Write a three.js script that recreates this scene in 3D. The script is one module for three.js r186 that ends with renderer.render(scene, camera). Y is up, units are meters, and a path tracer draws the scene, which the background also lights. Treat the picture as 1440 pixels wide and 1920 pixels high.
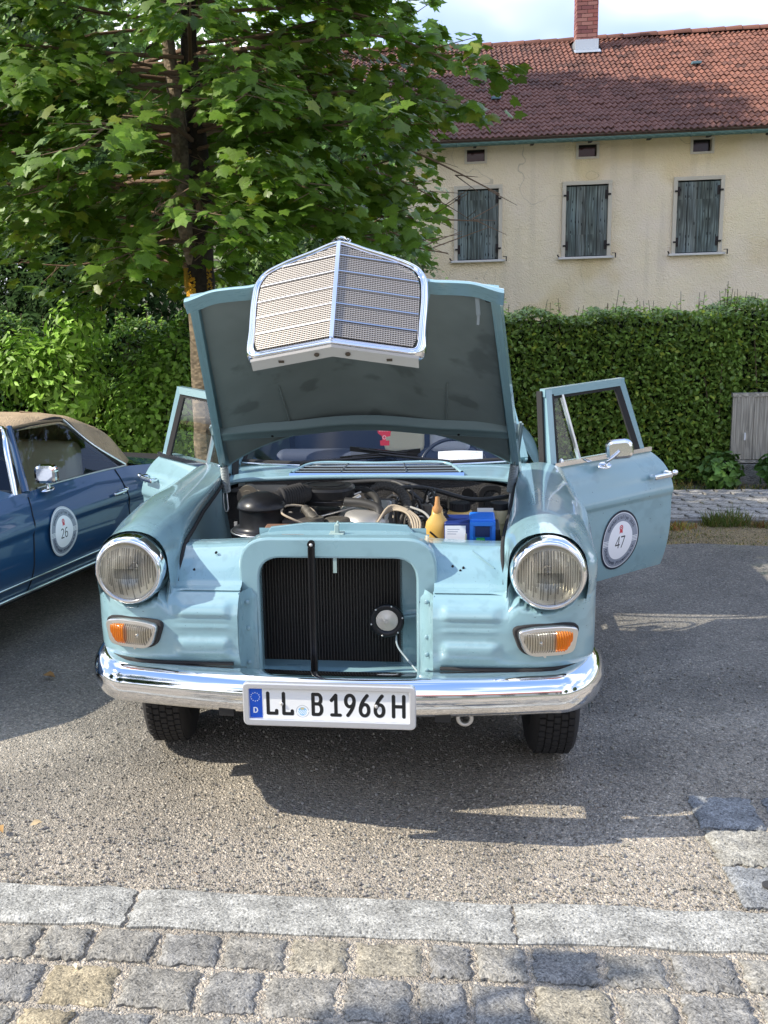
import * as THREE from 'three';
import { mergeGeometries } from 'three/addons/utils/BufferGeometryUtils.js';
import { RoundedBoxGeometry } from 'three/addons/geometries/RoundedBoxGeometry.js';

// ---------- camera, sky, sun, exposure ----------
const scene = new THREE.Scene();
const camera = new THREE.PerspectiveCamera(2 * Math.atan(960 / 2050) * 180 / Math.PI, 0.75, 0.1, 400);
camera.position.set(0, 1.83, 0);
camera.rotation.order = 'YXZ';
camera.rotation.set(-12.2 * Math.PI / 180, 0, -0.032);
camera.setViewOffset(1440, 1920, 180, 0, 1440, 1920);
const renderer = new THREE.WebGLRenderer({ antialias: true });
renderer.toneMapping = THREE.LinearToneMapping;
renderer.toneMappingExposure = 1.55;
renderer.shadowMap.enabled = true;
const SUN = new THREE.Vector3(-1.18, 1.0, 0.11).normalize();
const sun = new THREE.DirectionalLight(new THREE.Color().setRGB(1, 0.93, 0.8), 4.6);
sun.position.copy(SUN).multiplyScalar(40); sun.castShadow = true;
sun.shadow.camera.left = -20; sun.shadow.camera.right = 20; sun.shadow.camera.top = 20; sun.shadow.camera.bottom = -20; sun.shadow.camera.far = 100;
sun.shadow.mapSize.set(4096, 4096);
scene.add(sun, sun.target);
const sky = skyTexture(1024, 512);
scene.background = sky; scene.environment = sky;

// ---------- helpers ----------
function rng(seed) { let a = seed >>> 0; return () => { a = (a + 0x6d2b79f5) | 0; let t = Math.imul(a ^ (a >>> 15), 1 | a); t = (t + Math.imul(t ^ (t >>> 7), 61 | t)) ^ t; return ((t ^ (t >>> 14)) >>> 0) / 4294967296; }; }
function hash3(x, y, z) { let h = Math.imul(x, 374761393) + Math.imul(y, 668265263) + Math.imul(z, 2147483647 ^ 0x5bd1e995); h = Math.imul(h ^ (h >>> 13), 1274126177); return ((h ^ (h >>> 16)) >>> 0) / 4294967296; }
function noise3(x, y, z) {
  const X = Math.floor(x), Y = Math.floor(y), Z = Math.floor(z), s = (t) => t * t * (3 - 2 * t), a = s(x - X), b = s(y - Y), c = s(z - Z), L = (p, q, t) => p + (q - p) * t;
  return L(L(L(hash3(X, Y, Z), hash3(X + 1, Y, Z), a), L(hash3(X, Y + 1, Z), hash3(X + 1, Y + 1, Z), a), b), L(L(hash3(X, Y, Z + 1), hash3(X + 1, Y, Z + 1), a), L(hash3(X, Y + 1, Z + 1), hash3(X + 1, Y + 1, Z + 1), a), b), c);
}
function fbm(x, y, z, o = 4) { let v = 0, a = 0.5; for (let i = 0; i < o; i++) { v += a * noise3(x, y, z); x = x * 2.03 + 7.1; y = y * 2.03 + 3.3; z = z * 2.03 + 1.7; a *= 0.5; } return v / (1 - Math.pow(0.5, o)); }
// noise that repeats every p cells
function tnoise(x, y, p, seed) {
  const X = Math.floor(x), Y = Math.floor(y), s = (t) => t * t * (3 - 2 * t), a = s(x - X), b = s(y - Y), m = (v) => ((v % p) + p) % p, L = (p1, q, t) => p1 + (q - p1) * t;
  return L(L(hash3(m(X), m(Y), seed), hash3(m(X + 1), m(Y), seed), a), L(hash3(m(X), m(Y + 1), seed), hash3(m(X + 1), m(Y + 1), seed), a), b);
}
function tfbm(u, v, p, seed, o = 4) { let r = 0, a = 0.5, q = p; for (let i = 0; i < o; i++) { r += a * tnoise(u * q, v * q, q, seed + i * 17); q *= 2; a *= 0.5; } return r / (1 - Math.pow(0.5, o)); }
function sstep(a, b, x) { const t = Math.min(1, Math.max(0, (x - a) / (b - a))); return t * t * (3 - 2 * t); }
function lerp(a, b, t) { return a + (b - a) * t; }
function table(pts) { return (x) => { if (x <= pts[0][0]) return pts[0][1]; for (let i = 1; i < pts.length; i++) if (x <= pts[i][0]) { const t = (x - pts[i - 1][0]) / (pts[i][0] - pts[i - 1][0]); return lerp(pts[i - 1][1], pts[i][1], t); } return pts[pts.length - 1][1]; }; }
function skyTexture(w, h) {
  const d = new Float32Array(w * h * 4);
  for (let j = 0; j < h; j++) for (let i = 0; i < w; i++) {
    const el = ((j + 0.5) / h - 0.5) * Math.PI, az = ((i + 0.5) / w - 0.5) * 2 * Math.PI, y = Math.sin(el), c = Math.cos(el), x = c * Math.cos(az), z = c * Math.sin(az);
    const e = Math.max(0, y), up = Math.pow(e, 0.45);
    let r = lerp(0.64, 0.19, up), g = lerp(0.75, 0.35, up), b = lerp(0.94, 0.78, up);
    const k = 1 / (e + 0.32), n = fbm(x * k * 2.1 + 11.3, z * k * 2.1 + 4.2, 2.5 + y, 6), cov = sstep(0.37 + 0.13 * e, 0.57 + 0.13 * e, n);
    const lit = 0.5 + 0.5 * (x * SUN.x + y * SUN.y + z * SUN.z), det = fbm(x * k * 6 + 3, z * k * 6, 9.1, 4), cl = (1.1 + 0.42 * lit) * (0.72 + 0.42 * det);
    r = lerp(r, cl * 0.98, cov * 0.92); g = lerp(g, cl * 1.0, cov * 0.92); b = lerp(b, cl * 1.06, cov * 0.92);
    const low = y < 0 ? Math.max(0.25, 1 + y * 4) : 1, o = (j * w + i) * 4;
    d[o] = r * low; d[o + 1] = g * low; d[o + 2] = b * low; d[o + 3] = 1;
  }
  const t = new THREE.DataTexture(d, w, h, THREE.RGBAFormat, THREE.FloatType);
  t.mapping = THREE.EquirectangularReflectionMapping; t.magFilter = t.minFilter = THREE.LinearFilter; t.wrapS = THREE.RepeatWrapping; t.needsUpdate = true;
  return t;
}
const names = {};
function numbered(n) { const k = names[n] = (names[n] ?? -1) + 1; return k ? n + '_' + String(k).padStart(3, '0') : n; }
function shade(o) { o.castShadow = o.receiveShadow = true; return o; }
function thing(name, label, category, pos = [0, 0, 0], turn = 0, group) {
  const o = new THREE.Group(); o.name = numbered(name); o.position.set(...pos); o.rotation.y = turn; scene.add(o);
  o.userData.label = label; o.userData.category = category; if (group) o.userData.group = group; return o;
}
function setting(name, geo, mat, turn = 0) {
  const o = geo ? shade(new THREE.Mesh(geo, mat)) : new THREE.Group(); o.name = numbered(name); o.rotation.y = turn; o.userData.kind = 'structure'; scene.add(o); return o;
}
function prep(g) { if (g.index) g = g.toNonIndexed(); for (const k of Object.keys(g.attributes)) if (!['position', 'normal', 'uv'].includes(k)) g.deleteAttribute(k); if (!g.attributes.uv) g.setAttribute('uv', new THREE.BufferAttribute(new Float32Array(g.attributes.position.count * 2), 2)); g.morphAttributes = {}; g.groups = []; return g; }
function join(list) { const l = (Array.isArray(list) ? list : [list]); return l.length === 1 ? l[0] : mergeGeometries(l.map(prep), false); }
function part(name, list, mat, parent, label) {
  const m = shade(new THREE.Mesh(join(list), mat)); m.name = name; parent.add(m); if (label) m.userData.label = label; return m;
}
function surf(nu, nv, f, flip = false) {
  const P = [], T = [], I = [];
  for (let j = 0; j <= nv; j++) for (let i = 0; i <= nu; i++) { const p = f(i / nu, j / nv); P.push(p[0], p[1], p[2]); T.push(p[3] ?? i / nu, p[4] ?? j / nv); }
  for (let j = 0; j < nv; j++) for (let i = 0; i < nu; i++) { const a = j * (nu + 1) + i, b = a + 1, c = a + nu + 1, d = c + 1; flip ? I.push(a, d, b, a, c, d) : I.push(a, b, d, a, d, c); }
  const g = new THREE.BufferGeometry(); g.setAttribute('position', new THREE.Float32BufferAttribute(P, 3)); g.setAttribute('uv', new THREE.Float32BufferAttribute(T, 2)); g.setIndex(I); g.computeVertexNormals(); return g;
}
// a sheet with thickness: top and bottom grids and the rim between them
function slab(nu, nv, top, bot) {
  const rim = (a, b) => surf(24, 1, (u, v) => v < 0.5 ? a(u) : b(u));
  return [surf(nu, nv, top), surf(nu, nv, bot, true), rim((u) => top(u, 0), (u) => bot(u, 0)), rim((u) => bot(u, 1), (u) => top(u, 1)), rim((u) => bot(0, u), (u) => top(0, u)), rim((u) => top(1, u), (u) => bot(1, u))];
}
function box(w, h, d, x = 0, y = 0, z = 0, r = 0) { const g = r ? new RoundedBoxGeometry(w, h, d, 2, r) : new THREE.BoxGeometry(w, h, d); return g.translate(x, y, z); }
function cyl(r0, r1, h, x, y, z, seg = 20, axis = 'y') { const g = new THREE.CylinderGeometry(r0, r1, h, seg); if (axis === 'z') g.rotateX(Math.PI / 2); if (axis === 'x') g.rotateZ(Math.PI / 2); return g.translate(x, y, z); }
function V(a) { return new THREE.Vector3(...a); }
function tube(pts, r, seg = 24, rs = 7) { return new THREE.TubeGeometry(new THREE.CatmullRomCurve3(pts.map(V)), seg, r, rs); }
function bar(a, b, w, h = w) { const A = V(a), B = V(b), g = new THREE.BoxGeometry(w, h, A.distanceTo(B)); const m = new THREE.Matrix4().lookAt(A, B, Math.abs(B.y - A.y) > 0.95 * A.distanceTo(B) ? new THREE.Vector3(0, 0, 1) : new THREE.Vector3(0, 1, 0)); g.applyMatrix4(m); return g.translate((A.x + B.x) / 2, (A.y + B.y) / 2, (A.z + B.z) / 2); }
function rod(a, b, r0, r1 = r0, seg = 8) { const A = V(a), B = V(b), g = new THREE.CylinderGeometry(r1, r0, A.distanceTo(B), seg); g.applyQuaternion(new THREE.Quaternion().setFromUnitVectors(new THREE.Vector3(0, 1, 0), B.clone().sub(A).normalize())); return g.translate((A.x + B.x) / 2, (A.y + B.y) / 2, (A.z + B.z) / 2); }
function lathe(pts, seg = 40) { return new THREE.LatheGeometry(pts.map((p) => new THREE.Vector2(p[0], p[1])), seg); }
function rrect(x0, y0, x1, y1, r, S = new THREE.Shape()) { const [a, b, c, d] = Array.isArray(r) ? r : [r, r, r, r]; S.moveTo(x0 + a, y0); S.lineTo(x1 - b, y0); S.quadraticCurveTo(x1, y0, x1, y0 + b); S.lineTo(x1, y1 - c); S.quadraticCurveTo(x1, y1, x1 - c, y1); S.lineTo(x0 + d, y1); S.quadraticCurveTo(x0, y1, x0, y1 - d); S.lineTo(x0, y0 + a); S.quadraticCurveTo(x0, y0, x0 + a, y0); return S; }
function ext(shape, depth, bevel = 0, z = 0, seg = 10) { const g = new THREE.ExtrudeGeometry(shape, { depth, bevelEnabled: bevel > 0, bevelThickness: bevel, bevelSize: bevel, bevelSegments: 2, curveSegments: seg }); return g.translate(0, 0, z); }
function C(r, g, b) { return new THREE.Color().setRGB(r, g, b); }
function std(r, g, b, rough = 0.6, metal = 0, extra = {}) { return new THREE.MeshStandardMaterial({ color: C(r, g, b), roughness: rough, metalness: metal, side: THREE.DoubleSide, ...extra }); }
function phys(r, g, b, rough, extra = {}) { return new THREE.MeshPhysicalMaterial({ color: C(r, g, b), roughness: rough, side: THREE.DoubleSide, ...extra }); }
// textures computed per pixel: f(u, v) -> [r, g, b] in 0..1 (linear data unless srgb)
function tex(n, f, rx = 1, ry = 1, srgb = true) {
  const d = new Uint8Array(n * n * 4);
  for (let j = 0; j < n; j++) for (let i = 0; i < n; i++) { const c = f((i + 0.5) / n, (j + 0.5) / n), o = (j * n + i) * 4; for (let k = 0; k < 3; k++) d[o + k] = Math.max(0, Math.min(255, 255 * (c.length ? c[k] : c))); d[o + 3] = 255; }
  const t = new THREE.DataTexture(d, n, n); t.wrapS = t.wrapT = THREE.RepeatWrapping; t.magFilter = t.minFilter = THREE.LinearFilter; t.repeat.set(rx, ry); if (srgb) t.colorSpace = THREE.SRGBColorSpace; t.needsUpdate = true; return t;
}
function re(t, x, y) { const c = t.clone(); c.repeat.set(x, y); c.needsUpdate = true; return c; }
// distance to the nearest point of a repeating jittered grid: [f1, f2, id]
function cells(u, v, n, seed) {
  const X = Math.floor(u * n), Y = Math.floor(v * n); let a = 9, b = 9, id = 0;
  for (let y = Y - 1; y <= Y + 1; y++) for (let x = X - 1; x <= X + 1; x++) {
    const mx = ((x % n) + n) % n, my = ((y % n) + n) % n, px = x + hash3(mx, my, seed), py = y + hash3(mx, my, seed + 1), dd = Math.hypot(u * n - px, v * n - py);
    if (dd < a) { b = a; a = dd; id = hash3(mx, my, seed + 2); } else if (dd < b) b = dd;
  }
  return [a, b, id];
}
const GT = -7.5 * Math.PI / 180;   // the kerb, the path, the hedge and the house all run in this direction
const GM = new THREE.Matrix4().makeRotationY(GT);
const gw = (x, y, z) => new THREE.Vector3(x, y, z).applyMatrix4(GM);

// ---------- materials ----------
const gravel = (() => {
  const n = 1024, H = new Float32Array(n * n), K = new Float32Array(n * n);
  for (let j = 0; j < n; j++) for (let i = 0; i < n; i++) {
    const u = (i + 0.5) / n, v = (j + 0.5) / n, c = cells(u, v, 84, 5), s = cells(u, v, 200, 21), big = c[2] > 0.62 ? Math.max(0, 1 - c[0] * 1.7) : 0, small = Math.max(0, 1 - s[0] * 1.4) * 0.45;
    H[j * n + i] = Math.max(big * 0.9, small) + 0.12 * tfbm(u, v, 16, 3, 4);
    const tone = big > small ? c[2] * 7 % 1 : s[2]; K[j * n + i] = 0.36 + (tone - 0.5) * (big > small ? 0.34 : 0.22) + 0.1 * (tfbm(u, v, 5, 9, 4) - 0.5) + 0.10 * H[j * n + i];
  }
  const at = (A) => (u, v) => A[Math.floor(v * n) * n + Math.floor(u * n)];
  const h = at(H), k = at(K);
  return { map: tex(n, (u, v) => { const q = k(u, v), w = tnoise(u * 190, v * 190, 190, 77); return [q * (1.03 + 0.05 * w) + 0.2, q * 1.0 + 0.2, q * (0.95 - 0.05 * w) + 0.19]; }), bump: tex(n, (u, v) => h(u, v), 1, 1, false) };
})();
const granite = { map: tex(512, (u, v) => { const a = tnoise(u * 130, v * 130, 130, 1), b = tnoise(u * 60, v * 60, 60, 2), f = tfbm(u, v, 6, 4, 4), q = 0.62 + 0.28 * (a - 0.5) + 0.2 * (b - 0.5) + 0.3 * (f - 0.5); const p = cells(u, v, 22, 31); const pit = p[2] > 0.78 && p[0] < 0.2 ? 0.74 : 1; return [q * pit, q * pit, q * pit * 0.98]; }), bump: tex(512, (u, v) => { const p = cells(u, v, 22, 31), pit = p[2] > 0.72 ? Math.min(1, p[0] * 3) : 1; return 0.45 * tfbm(u, v, 10, 8, 5) + 0.2 * tnoise(u * 90, v * 90, 90, 5) + 0.35 * pit; }, 1, 1, false) };
const dirt = tex(512, (u, v) => { const f = tfbm(u, v, 3, 201, 5), s = sstep(0.62, 0.8, tfbm(u, v, 9, 207, 4)), c = cells(u, v, 40, 209), chip = c[2] > 0.985 && c[0] < 0.12 ? 0.5 : 1; const q = (0.985 + 0.05 * (f - 0.5) - 0.05 * s) * chip; return [q, q, q * 0.995]; }), dirtR = tex(256, (u, v) => { const f = tfbm(u, v, 5, 211, 5); return [1, 0.85 + 0.5 * (f - 0.4), 1]; }, 1, 1, false);
const M = {
  paint: phys(0.245, 0.405, 0.455, 0.34, { clearcoat: 0.9, clearcoatRoughness: 0.05, map: dirt, roughnessMap: dirtR }),
  paintIn: phys(0.23, 0.375, 0.425, 0.5, { map: dirt, clearcoat: 0.4, clearcoatRoughness: 0.15 }),
  underhood: std(0.27, 0.315, 0.315, 0.6, 0, { map: tex(256, (u, v) => { const f = tfbm(u, v, 4, 61, 5), s = sstep(0.6, 0.75, tfbm(u, v, 7, 88, 4)); const q = 0.86 + 0.2 * (f - 0.5) - 0.13 * s; return [q, q, q * 0.98]; }) }),
  chrome: std(0.86, 0.87, 0.89, 0.05, 1),
  chromeDull: std(0.72, 0.71, 0.69, 0.28, 1),
  alu: std(0.62, 0.6, 0.57, 0.42, 0.7),
  black: std(0.012, 0.012, 0.013, 0.45),
  blackGloss: phys(0.010, 0.010, 0.011, 0.36, { specularIntensity: 0.55, clearcoat: 0.12, clearcoatRoughness: 0.2 }),
  rubber: std(0.022, 0.021, 0.021, 0.85),
  pad: std(0.05, 0.047, 0.045, 0.75, 0, { bumpMap: tex(256, (u, v) => 0.6 * tnoise(u * 90, v * 90, 90, 4) + 0.4 * tfbm(u, v, 12, 5, 3), 5, 2, false), bumpScale: 0.004 }),
  glass: phys(0.97, 0.98, 0.98, 0, { transmission: 1, thickness: 0, ior: 1.5 }),
  glassGreen: phys(0.80, 0.88, 0.87, 0, { transmission: 1, thickness: 0, ior: 1.5 }),
  lens: phys(0.84, 0.83, 0.78, 0.06, { transmission: 0.84, thickness: 0, ior: 1.5 }),
  clearLens: phys(0.92, 0.9, 0.86, 0.05, { transmission: 0.93, thickness: 0, ior: 1.5 }),
  amber: phys(0.9, 0.33, 0.02, 0.12, { transmission: 0.55, thickness: 0 }),
  reflector: std(0.86, 0.85, 0.80, 0.30, 1),
  white: std(0.78, 0.78, 0.78, 0.4),
  steel: std(0.35, 0.35, 0.36, 0.35, 0.9),
  navy: phys(0.012, 0.056, 0.135, 0.28, { clearcoat: 1, clearcoatRoughness: 0.03 }),
  seatBlue: std(0.05, 0.065, 0.11, 0.7), cream: std(0.85, 0.76, 0.50, 0.75), greySeat: std(0.66, 0.67, 0.70, 0.7),
  dark: std(0.01, 0.01, 0.012, 0.9),
};
function canvas(w, h, draw) { const c = document.createElement('canvas'); c.width = w; c.height = h; draw(c.getContext('2d'), w, h); const t = new THREE.CanvasTexture(c); t.colorSpace = THREE.SRGBColorSpace; t.anisotropy = 8; return t; }

// ---------- ground ----------
{
  const g = new THREE.PlaneGeometry(16, 12, 160, 120).rotateX(-Math.PI / 2).translate(0, 0, -5.2), far = new THREE.RingGeometry(0.1, 1, 4, 1); far.dispose();
  const P = g.attributes.position, col = new Float32Array(P.count * 3), U = g.attributes.uv;
  for (let i = 0; i < P.count; i++) {
    const x = P.getX(i), z = P.getZ(i), n = fbm(x * 0.9 + 4, z * 0.9, 1.5, 4), m = fbm(x * 3.1, z * 3.1, 8.5, 3);
    const dustSun = sstep(-4.6, -3.3, z + (n - 0.5) * 1.6 + x * 0.06) * 0.85 + 0.15 * m, oil = 1 - 0.3 * sstep(0.62, 0.78, fbm(x * 1.6 + 9, z * 1.6, 4.4, 4)), q = lerp(0.52, 1.0, dustSun) * (0.66 + 0.68 * m) * oil;  // dusty front paler, grey back darker; their sun and shade painted in too
    col[i * 3] = q * lerp(1.0, 1.03, dustSun); col[i * 3 + 1] = q * lerp(1.0, 0.975, dustSun); col[i * 3 + 2] = q * lerp(0.99, 0.91, dustSun);
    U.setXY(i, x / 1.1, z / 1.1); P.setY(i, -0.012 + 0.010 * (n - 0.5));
  }
  g.setAttribute('color', new THREE.BufferAttribute(col, 3)); g.computeVertexNormals();
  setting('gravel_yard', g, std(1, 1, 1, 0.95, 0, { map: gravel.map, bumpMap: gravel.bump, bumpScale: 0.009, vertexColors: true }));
  const e = new THREE.PlaneGeometry(260, 260).rotateX(-Math.PI / 2).translate(0, -0.045, -40); for (let i = 0; i < 4; i++) e.attributes.uv.setXY(i, e.attributes.uv.getX(i) * 160, e.attributes.uv.getY(i) * 160);
  setting('ground', e, std(0.16, 0.17, 0.11, 0.95, 0, { bumpMap: gravel.bump, bumpScale: 0.02 }));
  // loose pebbles lying on the yard
  const R = rng(12), N = 12000, peb = new THREE.IcosahedronGeometry(1, 0), im = shade(new THREE.InstancedMesh(peb, std(0.30, 0.285, 0.26, 0.9), N)), mt = new THREE.Matrix4(), q = new THREE.Quaternion(), c = new THREE.Color();
  for (let i = 0; i < N; i++) {
    const x = -1.6 + 3.4 * R(), z = -2.98 - 2.1 * Math.pow(R(), 1.5), s = (0.0022 + 0.0045 * Math.pow(R(), 4)) * (z > -3.2 ? 1.1 : 1), p = gw(x, -0.010 + s * 0.3, z);
    q.setFromEuler(new THREE.Euler(R() * 6, R() * 6, R() * 6)); mt.compose(p, q, new THREE.Vector3(s * (0.8 + 0.7 * R()), s * (0.5 + 0.4 * R()), s)); im.setMatrixAt(i, mt);
    const t = 0.55 + 0.7 * R(); im.setColorAt(i, c.setRGB(t, t * (0.95 + 0.06 * R()), t * (0.86 + 0.12 * R())));
  }
  im.name = 'loose_pebbles'; im.userData.kind = 'stuff'; im.userData.label = 'loose pale pebbles scattered over the gravel yard'; im.userData.category = 'gravel'; scene.add(im);
}
// ---------- kerb, cobbles, slabs ----------
function stone(w, d, h, seed, rough = 0.004, round = 0.016) {   // an uneven hewn stone, top at y = 0
  const n = 13, o = (a, b) => (noise3(a * 7 + seed * 3.1, b * 7, seed) - 0.5);
  const top = (u, v) => {
    const ex = Math.min(u, 1 - u), ez = Math.min(v, 1 - v), k = 0.02, rx = w * (u - 0.5) + o(v * 2, 9.1) * k * (ex < 0.3 ? 1 : 0.4), rz = d * (v - 0.5) + o(u * 2, 3.3) * k;
    const e = Math.min(ex * w, ez * d), y = -Math.pow(Math.max(0, 1 - e / round), 2) * round * 0.75 + rough * 2 * o(u * 1.6 + 4, v * 1.6);
    return [rx, y, rz, u * w / 0.35 + seed * 0.37, v * d / 0.35 + seed * 0.71];
  };
  const bot = (u, v) => { const p = top(u, v); return [p[0] * 0.97, -h, p[2] * 0.97, p[3], p[4]]; };
  const side = (f) => surf(n, 2, (u, t) => { const a = f(u), p = top(a[0], a[1]), b = bot(a[0], a[1]); return [lerp(p[0], b[0], t), lerp(p[1], b[1], t), lerp(p[2], b[2], t), p[3] + t * 0.1, p[4] + t * 0.1]; });
  return join([surf(n, n, top, true), side((u) => [u, 0]), side((u) => [1 - u, 1]), side((u) => [0, 1 - u]), side((u) => [1, u])]);
}
{
  const stoneMat = (r, g, b) => std(r, g, b, 0.9, 0, { map: granite.map, bumpMap: granite.bump, bumpScale: 0.007 });
  const greys = [stoneMat(0.62, 0.585, 0.53), stoneMat(0.66, 0.625, 0.565), stoneMat(0.76, 0.68, 0.54), stoneMat(0.56, 0.54, 0.515)], buff = stoneMat(0.80, 0.67, 0.46), kerbMat = stoneMat(0.85, 0.835, 0.79), paleM = stoneMat(0.78, 0.74, 0.66);
  const kerb = setting('kerb', null, null, GT);
  [[-3.15, -2.02], [-2.02, -0.889], [-0.889, 0.239], [0.239, 1.37], [1.37, 2.5]].forEach(([a, b], i) => {
    const s = part('kerb_stone', stone(b - a - 0.014, 0.195, 0.16, i + 40, 0.003, 0.012), kerbMat, kerb); s.position.set((a + b) / 2, 0.004, -2.868 + [0.003, -0.002, 0.002, -0.004, 0][i]); s.name = i ? 'kerb_stone_' + String(i).padStart(3, '0') : 'kerb_stone';
  });
  const pav = setting('cobble_pavement', null, null, GT);
  part('joint_bed', surf(2, 2, (u, v) => [-3.2 + 5.8 * u, -0.020, -2.772 + 1.5 * v, u * 5, v * 1.4]), std(0.50, 0.465, 0.42, 0.95, 0, { map: gravel.map, bumpMap: gravel.bump, bumpScale: 0.015 }), pav);
  const R = rng(77), rows = [], shift = [0.0, 0.07, 0.02, 0.09, 0.05, 0, 0.06];
  // widths and colours of the stones that show, row by row from the kerb
  const W1 = [[-1.262, -1.118, 1], [-1.105, -0.965, 1], [-0.948, -0.772, 0], [-0.752, -0.585, 3], [-0.57, -0.40, 0], [-0.385, -0.225, 2], [-0.205, -0.02, 2], [-0.003, 0.108, 3], [0.124, 0.258, 0], [0.274, 0.448, 3], [0.464, 0.62, 0], [0.636, 0.80, 3], [0.816, 0.99, 1], [1.006, 1.16, 0]];
  const W2 = [[-1.32, -1.2, 0], [-1.185, -1.05, 3], [-1.03, -0.835, 4], [-0.815, -0.615, 0], [-0.595, -0.45, 3], [-0.43, -0.24, 0], [-0.225, -0.05, 3], [-0.03, 0.09, 3], [0.106, 0.248, 3], [0.266, 0.455, 2], [0.473, 0.61, 0], [0.628, 0.80, 3], [0.82, 0.985, 1], [1.0, 1.17, 2]];
  rows.push(W1, W2);
  for (let r = 2; r < 5; r++) { const row = []; let x = -1.4 - shift[r]; while (x < 1.2) { const w = 0.13 + 0.07 * R(); row.push([x, x + w, r === 2 && row.length === 2 ? 4 : Math.floor(R() * 4)]); x += w + 0.017; } rows.push(row); }
  let z = -2.757, k = 0;
  rows.forEach((row, r) => {
    const dz = r === 0 ? 0.168 : 0.185;
    for (const [a, b, c] of row) {
      const h = (R() - 0.5) * 0.006, d = dz - 0.02 + (R() - 0.5) * 0.012, s = part('cobble', stone(b - a - 0.008, d - 0.006, 0.09, k + 1, 0.0035, 0.011), c === 4 ? buff : greys[c], pav); s.position.set((a + b) / 2, 0.002 + h, z + dz / 2); s.rotation.y = (R() - 0.5) * 0.06; if (k) s.name = 'cobble_' + String(k).padStart(3, '0'); k++;
    }
    z += dz;
  });
  const N = 5200, im = shade(new THREE.InstancedMesh(new THREE.IcosahedronGeometry(1, 0), std(0.33, 0.305, 0.27, 0.9), N)), mt = new THREE.Matrix4(), q = new THREE.Quaternion(), c = new THREE.Color();
  for (let i = 0; i < N; i++) { const s = 0.002 + 0.003 * R() * R(); q.setFromEuler(new THREE.Euler(R() * 6, R() * 6, 0)); mt.compose(new THREE.Vector3(-1.5 + 2.9 * R(), -0.018 + 0.004 * R(), -2.98 + 0.75 * R()), q, new THREE.Vector3(s * 1.3, s * 0.8, s)); im.setMatrixAt(i, mt); const t = 0.6 + 0.6 * R(); im.setColorAt(i, c.setRGB(t, t * 0.97, t * 0.92)); }
  im.name = 'joint_grit'; im.userData.kind = 'stuff'; pav.add(im);
  const slabs = setting('stone_border', null, null, GT);
  [[-3.58, 3, 0.235], [-3.345, 4, 0.222], [-3.108, 0, 0.232]].forEach(([zc, c, d], i) => { for (const [j, x] of [[0, 1.0], [1, 1.25]]) { const s = part('border_slab', stone(0.21, d - 0.01, 0.08, 60 + i * 3 + j, 0.004, 0.012), c === 4 ? paleM : stoneMat(0.56, 0.575, 0.60), slabs); s.position.set(x + 0.004 * i, 0.001 + 0.002 * i, zc); s.name = numbered('border_slab'); } });
  part('iron_cap', cyl(0.022, 0.022, 0.006, 1.005, 0.008, -3.1, 24), std(0.05, 0.048, 0.045, 0.7, 0.3), slabs).scale.set(1, 1, 1);
}
// ---------- fallen leaves ----------
function oval(len, wid, fold = 0.25) { const g = new THREE.BufferGeometry(), a = len / 2, w = wid / 2; g.setAttribute('position', new THREE.Float32BufferAttribute([0, 0, -a, -w, w * fold, -a * 0.1, 0, 0, 0, w, w * fold, -a * 0.1, -w * 0.55, w * fold, a * 0.55, w * 0.55, w * fold, a * 0.55, 0, 0, a], 3)); g.setAttribute('uv', new THREE.Float32BufferAttribute([0.5, 0, 0, 0.45, 0.5, 0.5, 1, 0.45, 0.2, 0.75, 0.8, 0.75, 0.5, 1], 2)); g.setIndex([0, 1, 2, 0, 2, 3, 1, 4, 2, 2, 4, 6, 2, 6, 5, 2, 5, 3]); g.computeVertexNormals(); return g; }
{
  for (const [x, z, ry, s, col, label] of [[-1.02, -3.44, 0.6, 0.05, [0.35, 0.2, 0.06], 'small brown dry leaf on the gravel near the left edge'], [-0.905, -3.47, 2, 0.045, [0.55, 0.42, 0.24], 'pale tan dry leaf curled on the gravel, right of the brown one'], [-1.0, -3.30, 1, 0.045, [0.6, 0.55, 0.45], 'whitish dry leaf lying closest to the kerb at far left'], [-0.62, -2.66, 0.3, 0.025, [0.75, 0.72, 0.5], 'cream petal lying on a grey cobble in the pavement'], [-1.16, -4.92, 1.2, 0.07, [0.28, 0.15, 0.04], 'brown leaf on the shaded gravel beside the left indicator lamp']]) {
    const g = oval(s, s * 0.62, 0.7), m = shade(new THREE.Mesh(g, phys(...col, 0.8, { transmission: 0.2, thickness: 0 }))); const p = new THREE.Vector3(x, 0.006, z); m.position.copy(p); m.rotation.set(0.15, ry, 0.1); m.name = numbered('fallen_leaf'); m.userData = { label, category: 'leaf' }; scene.add(m);
  }
}
{ const R = rng(91), g = []; for (let i = 0; i < 70; i++) { const p = gw(-1.6 + 3.4 * R(), -0.004, -2.99 - 2.3 * R() * R()), a = R() * 6.28, l = 0.008 + 0.03 * R() * R(); g.push(rod([p.x, p.y, p.z], [p.x + l * Math.cos(a), p.y + 0.003 * R(), p.z + l * Math.sin(a)], 0.0012, 0.0007, 4)); } const m = shade(new THREE.Mesh(join(g), std(0.22, 0.15, 0.09, 0.9))); m.name = 'twig_litter'; m.userData = { kind: 'stuff', label: 'tiny twigs and dry stalks scattered over the gravel', category: 'litter' }; scene.add(m); }
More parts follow.
